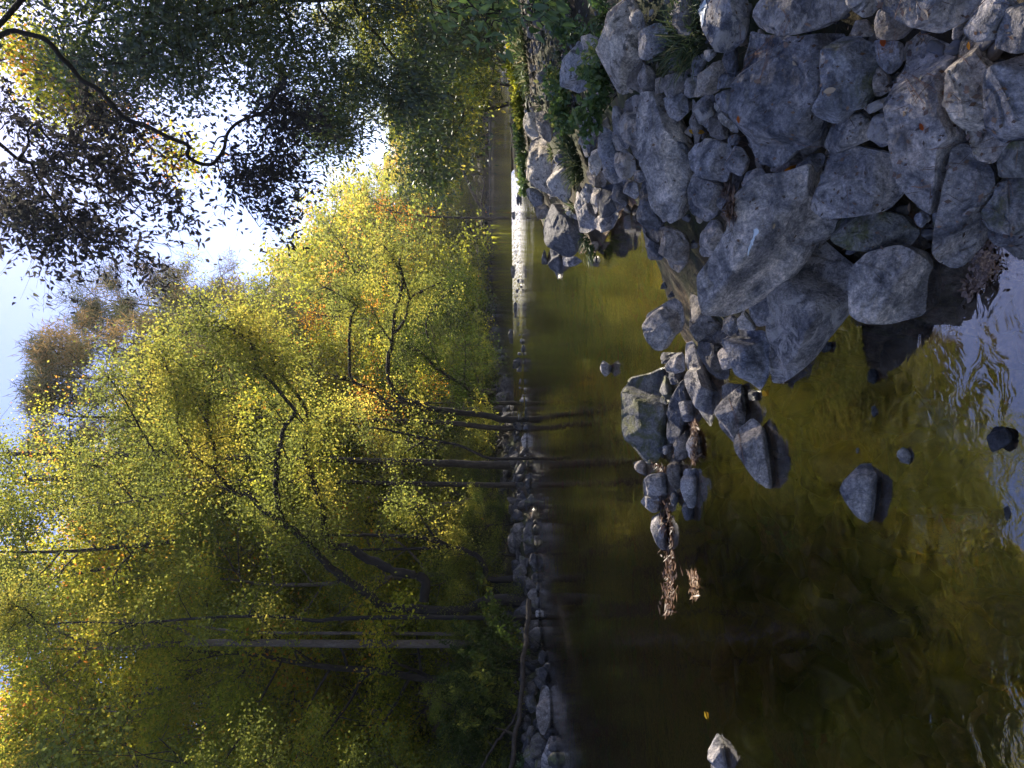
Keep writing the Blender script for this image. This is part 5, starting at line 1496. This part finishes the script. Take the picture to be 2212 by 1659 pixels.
log('drift_log', 'thin pale log lying along the far bank of the upper pool', '1053,262 1053,330 1054,400 1056,460 1058,520', 98, 2.6, 2.2, 'bark_pale', 'log', 96, seed=5, branches=3, onwater=ZU + .15)
log('stick', 'dark forked stick standing out of the upper pool', '1084,215 1082,200 1085,185 1087,178', 37, 1.6, 1.0, 'bark_dark', 'stick', 37, seed=6, branches=3)
log('drift_log', 'black sunken branch under the lone slanting trunk', '1060,100 1052,140 1048,170 1040,200', 60, 5, 3, 'bark_dark', 'log', 75, seed=7)
log('stick', 'crooked twig lying over the giant wedge and the flat slab', '1695,352 1672,378 1655,388 1632,391 1620,386', 5.1, 1.4, 1.0, 'bark_pale', 'stick', 5.2, seed=8, branches=2)
log('stick', 'weathered stick wedged below the rounded boulder at the right edge', '2004,78 2030,66 2060,58 2094,46', 2.72, 6, 5, 'bark_pale', 'stick', 2.7, seed=9)

# ---------------------------------------------------------------- fallen leaves, needles, debris
bvh = BVHTree.FromPolygons([Vector(v) for v in BV], BP)
def drop(px, py, off=.004):
    d = ray(px, py)
    h, nrm, _, _ = bvh.ray_cast(Vector(C0), Vector(d / np.linalg.norm(d)))
    if h is None:
        q = hit(px, py); return np.array([q[0], q[1], max(q[2] - .05, .004)]), np.array([0, 0, 1.0])
    nrm = np.array(nrm)
    if nrm @ d > 0: nrm = -nrm
    return np.array(h) + nrm * off, nrm
def fallen_leaf(px, py, size, ang, tint_, label, leaf='dead', group=None, curl=.25):
    p, n = drop(px, py)
    a = np.cross(n, [0.2, 1, 0.1]); a /= np.linalg.norm(a); b = np.cross(n, a)
    u = a * math.cos(ang) + b * math.sin(ang); v = -a * math.sin(ang) + b * math.cos(ang)
    out = []
    for (x, y, z) in [(0, 0, 0), (.5, .0, .02), (-.5, 0, .1), (.28, .2, .12), (-.05, .27, .2), (-.3, .16, .14), (.28, -.2, .1), (-.05, -.25, .22), (-.3, -.17, .16), (.8, .03, .05), (.8, .0, .05)]:
        out.append(p + (u * x + v * y + n * (z * curl * 2.4)) * size)
    F3 = [(0, 1, 3), (0, 3, 4), (0, 4, 5), (0, 5, 2), (0, 6, 1), (0, 7, 6), (0, 8, 7), (0, 2, 8), (1, 10, 9)]
    o = obj_np('fallen_leaf', np.array(out), [np.array(F3)], LEAF[leaf], loc=p, smooth=False, tint=[tint_] * 11)
    return tag(o, label, 'fallen leaf', group)
LG = 'fallen leaves on the rocks'
for i, (px, py, sz, an, tt, lf, lb) in enumerate([
    (1700, 96, .06, 1.4, .7, 'dead', 'curled tan leaf below the banded boulder'), (1719, 137, .045, .3, 1, 'dead', 'small cream leaf on the largest flat slab'),
    (1637, 178, .05, 1.5, .8, 'dead', 'pinkish-brown leaf at the twig knot of the flat slab'), (1597, 258, .045, .2, .9, 'orange', 'dark red leaf at the left rim of the flat slab'),
    (1793, 195, .06, 1.4, .75, 'dead', 'tan leaf stuck by the twisted hollow boulder'), (1515, 285, .06, 1.2, .6, 'orange', 'orange-brown leaf by the thin upright stone'),
    (1710, 360, .09, .6, .75, 'orange', 'rust-red leaf above the giant wedge'), (1909, 92, .05, .5, 1, 'orange', 'purple-red leaf on the small grey stone'),
    (1993, 274, .035, .3, .8, 'orange', 'small reddish leaf on the needle-strewn slab'), (2042, 223, .035, 0, .8, 'dead', 'tiny brown leaf at the edge of the needle-strewn slab'),
    (1983, 107, .02, 0, 1, 'dead', 'round cream speck of a leaf on the needle-strewn slab'), (1940, 448, .05, .1, .9, 'dead', 'flat tan leaf in the hole by the mossy oval boulder'),
    (2000, 31, .05, .4, 1, 'dead', 'whitish dead leaf under the stick at the right edge'), (2060, 98, .035, .3, .5, 'orange', 'brown-red leaf in the gap by the pale ridged boulder'),
    (1670, 488, .035, 1.2, .9, 'dead', 'slim tan leaf on the giant wedge'), (1655, 850, .10, 1.5, .35, 'orange', 'upright orange leaf floating by the pointed blue boulder'),
    (1694, 826, .05, 1.4, 1, 'dead', 'white curled leaf on the water below the whale-backed boulder'), (1527, 1545, .09, 1.2, .2, 'orange', 'yellow leaf floating near the left edge'),
    (1490, 80, .04, .3, 1, 'dead', 'pale leaf by the grass tuft'), (1494, 284, .05, .6, .4, 'orange', 'tan-orange leaf low between thin stones'),
    (1364, 197, .06, 1.0, 1, 'dead', 'white leaf scrap at the lower end of the stained pale boulder'), (1455, 985, .06, 0, 1, 'dead', 'pale pebble-like leaf on the spit')]):
    fallen_leaf(px, py, sz * .8, an, tt, lb, lf, LG)
def needles(pts, label, seed, n=3, mat='dead', w=.0007, name='pine_needles', spread=5):
    r_ = np.random.default_rng(seed)
    q = [tuple(map(float, a.split(','))) for a in pts.split()]
    lines = []
    for k in range(n):
        jx, jy = r_.normal(0, spread, 2)
        P = []
        for i in range(len(q) - 1):
            for f in np.linspace(0, 1, 5, endpoint=(i == len(q) - 2)):
                x = q[i][0] + (q[i + 1][0] - q[i][0]) * f; y = q[i][1] + (q[i + 1][1] - q[i][1]) * f
                fan = (i + f) / (len(q) - 1)
                P.append(drop(x + jx * fan + r_.normal(0, .3), y + jy * fan + r_.normal(0, .3), .005)[0])
        P = np.array(P)
        dep = np.linalg.norm(P - C0, axis=1); md = np.median(dep)
        P = P[np.abs(dep - md) < .12]
        if len(P) > 2: lines.append((P, np.full(len(P), w)))
    if not lines: return
    V, F = tubes(lines)
    o = obj_np(name, V, F, M['needle'], loc=lines[0][0][0])
    return tag(o, label, 'pine needles', 'fallen pine needles on the rocks')
M['needle'] = rough_mat('dry_pine_needle', [(0.3, (0.14, 0.07, 0.045)), (0.7, (0.36, 0.22, 0.16))], 30, 0.1)
for i, (pts, lb, n) in enumerate([
    ('1946,150 1970,190 1998,228', 'long forked pine needles on the needle-strewn slab', 3), ('1946,150 1990,176 2048,212', 'needles crossing toward the pale ridged boulder', 3),
    ('1978,72 2002,92 2028,118', 'reddish needles at the top of the needle-strewn slab', 2), ('2003,160 2030,170 2058,180', 'curved red needle on the needle-strewn slab', 2),
    ('2008,322 2035,318 2066,306', 'needle at the lower rim of the needle-strewn slab', 2), ('1926,68 1938,30 1952,-4', 'long orange needles above the small brownish block', 2),
    ('1898,118 1930,100 1938,60', 'bent needle by the purple leaf', 2), ('2060,110 2090,135 2100,148', 'dark needles on the pale ridged boulder', 2),
    ('1610,130 1650,100 1672,76', 'crossed needles on the banded boulder foot', 4), ('1600,160 1630,120 1690,105', 'tangled needles in the middle of the flat slab', 6), ('1640,178 1655,140 1668,90', 'needles fanning from the twig knot', 5),
    ('1722,308 1745,318 1775,320', 'pair of orange needles on the grey-brown wedge', 2), ('1694,20 1705,40 1690,70', 'needles draped over the banded boulder', 4),
    ('1596,50 1600,80 1594,130', 'needles on the striped boulder', 3), ('1540,5 1538,36 1540,38', 'short needles on top of the striped boulder', 2), ('1534,270 1528,255 1522,278', 'needle on the shell-like stone', 2),
    ('1570,350 1590,320 1596,300', 'needles between the veined block and the wedge', 3), ('1578,395 1562,410 1556,430', 'rusty needles on the angular stone', 4), ('2175,380 2180,400 2180,420', 'needles on the mossy crack rock', 2),
    ('1970,402 1990,404 2010,400', 'tuft of needles on the cracked boulder', 4), ('1830,400 1834,440 1832,470', 'needle across the evenly rounded boulder', 1), ('1590,900 1600,960 1606,1000', 'root-like needles over the gritty rock', 6),
    ('1575,860 1590,900 1600,950', 'dark needles on the gritty rock', 6)]):
    needles(pts, lb, 50 + i, n)

# drift debris caught along the outer spit: bark scraps, needles, leaves
def debris(pts, label, seed, n=260, wpx=9):
    r_ = np.random.default_rng(seed)
    q = np.array([tuple(map(float, a.split(','))) for a in pts.split()])
    V, F, tv = [], [], []
    c0_ = None
    for k in range(n):
        f = r_.uniform(0, len(q) - 1.001); i = int(f)
        x, y = q[i] + (q[i + 1] - q[i]) * (f - i) + r_.normal(0, wpx * .45, 2) * np.array([1, .6])
        p, nn = drop(x, y, .004 + abs(r_.normal(0, .01)))
        if c0_ is None: c0_ = p
        d = r_.normal(size=3) * np.array([1.6, .8, .3]); d /= np.linalg.norm(d)
        s_ = np.cross(d, [0, 0, 1.0]) + r_.normal(0, .3, 3); s_ /= np.linalg.norm(s_)
        L = r_.uniform(.03, .13); w_ = r_.uniform(.003, .016)
        b = len(V)
        V += [p - d * L / 2, p + s_ * w_, p + d * L / 2 + np.array([0, 0, r_.uniform(0, .012)]), p - s_ * w_]
        F.append((b, b + 1, b + 2, b + 3)); tv += [r_.uniform(0, .6)] * 4
    o = obj_np('drift_debris', np.array(V), [np.array(F)], LEAF['dead'], loc=c0_, smooth=False, tint=tv)
    return tag(o, label, 'driftwood debris', kind='stuff')
debris('1432,1075 1440,1130 1447,1200 1449,1270 1443,1325', 'reddish needles and bark scraps washed against the outer spit', 1, 560, 15)
debris('1497,1235 1500,1260 1505,1295', 'small raft of leaves and bark floating left of the spit', 2, 120, 10)
debris('1500,910 1504,950 1500,1000', 'twigs and leaves caught on the inner side of the spit', 3, 200, 8)
debris('1570,400 1575,430 1580,470', 'rusty litter in the hollow beside the giant wedge', 4, 160, 12)
debris('1410,1000 1425,1010 1435,1015', 'dark twigs below the broad mossy boulder', 5, 100, 7)
# rippled patch of leaf scum near the lower right corner

# chips of old white paint and floating scum
mt, t = new_mat('old_white_paint')
b = N(t, 'ShaderNodeBsdfPrincipled', Roughness=0.7)
b.inputs['Base Color'].default_value = (0.62, 0.68, 0.74, 1)
o_ = N(t, 'ShaderNodeOutputMaterial'); t.links.new(b.outputs[0], o_.inputs[0]); M['paint'] = mt
def patch(pts, parent, name='paint_patch'):
    q = np.array([tuple(map(float, a.split(','))) for a in pts.split()]); c = q.mean(0)
    q = resample(q, 36); V = []; F = []
    for r in (0.02, .33, .66, 1):
        for a in q:
            z = c + (a - c) * r + rng.normal(0, .5 if r == 1 else .1, 2)
            V.append(drop(z[0], z[1], .004)[0])
    for r in range(3):
        for i in range(36): F.append((r * 36 + i, r * 36 + (i + 1) % 36, (r + 1) * 36 + (i + 1) % 36, (r + 1) * 36 + i))
    o = obj_np(name, np.array(V) - np.array(parent.location), [np.array(F)], M['paint'], parent)
patch('1500,16 1507,20 1512,10 1516,-6 1525,-6 1528,14 1524,24 1520,52 1516,60 1508,48 1503,34', rocks['dark striped boulder with a white paint patch on its corner'])
patch('1629,495 1637,492 1641,500 1634,508 1631,515 1626,528 1619,541 1616,552 1614,550 1618,535 1625,517 1630,505', rocks['giant wedge-shaped slab with a dark overhanging side'], 'paint_streak')
r_ = np.random.default_rng(31)
V, F, tv = [], [], []
for k in range(620):
    a = r_.normal(0, 1, 2)
    if k % 3: x, y = 2128 + a[0] * 14, 565 + a[1] * 22
    else: x, y = 2106 + a[0] * 16 , 610 + a[1] * 12 + a[0] * -10
    d = ray(x, y); p = C0 + d * (-(CAM_H - .006) / d[2])
    u = r_.uniform(0, 6.28); L = r_.uniform(.004, .016)
    e_ = np.array([math.cos(u), math.sin(u), 0]) * L; f_ = np.array([-math.sin(u), math.cos(u), .2]) * L * .5
    b_ = len(V); V += [p - e_, p - f_, p + e_, p + f_ + np.array([0, 0, .002])]; F.append((b_, b_ + 1, b_ + 2, b_ + 3)); tv += [r_.uniform(.3, 1)] * 4
tag(obj_np('floating_scum', np.array(V), [np.array(F)], LEAF['dead'], loc=V[0], smooth=False, tint=tv), 'patch of floating scum and flakes on the bright water at the bottom of the picture', 'scum', kind='stuff')

V, F, tv = [], [], []
c0_ = None
for k in range(800):
    x, y = r_.uniform(1290, 2205), r_.uniform(3, 540)
    p, nn = drop(x, y, .003)
    if p[2] < .05 or p[1] > 12: continue
    if nn[2] < .75 and r_.uniform() < .4: continue
    if c0_ is None: c0_ = p
    u = r_.uniform(0, 6.28); e_ = np.cross(nn, [math.cos(u), math.sin(u), .2]); e_ /= np.linalg.norm(e_) + 1e-9; f_ = np.cross(nn, e_)
    tw_ = r_.uniform() < .35
    L = r_.uniform(.02, .05) if tw_ else r_.uniform(.004, .013); W = .0009 if tw_ else L * r_.uniform(.4, .8)
    b_ = len(V); V += [p - e_ * L, p - f_ * W + nn * .002, p + e_ * L + nn * r_.uniform(0, .006), p + f_ * W]; F.append((b_, b_ + 1, b_ + 2, b_ + 3)); tv += [r_.uniform(0, .6)] * 4
tag(obj_np('leaf_litter', np.array(V), [np.array(F)], LEAF['dead'], loc=c0_, smooth=False, tint=tv), 'crumbs of dead leaves and needles strewn over the bank boulders', 'leaf litter', kind='stuff')
# ---------------------------------------------------------------- the hazy air of the valley
mt, t = new_mat('valley_haze')
pv = N(t, 'ShaderNodeVolumePrincipled')
pv.inputs['Color'].default_value = (0.92, 0.94, 1.0, 1)
pv.inputs['Density'].default_value = HAZE
pv.inputs['Anisotropy'].default_value = 0.55
o_ = N(t, 'ShaderNodeOutputMaterial')
t.links.new(pv.outputs[0], o_.inputs['Volume'])
x0, x1, y0, y1, z0, z1 = -950, 950, -80, 1350, -3, 75
V = [(x, y, z) for z in (z0, z1) for y in (y0, y1) for x in (x0, x1)]
F = [(0, 2, 3, 1), (4, 5, 7, 6), (0, 1, 5, 4), (2, 6, 7, 3), (0, 4, 6, 2), (1, 3, 7, 5)]
tag(obj_np('haze', V, [np.array(F)], mt, smooth=False), kind='stuff')
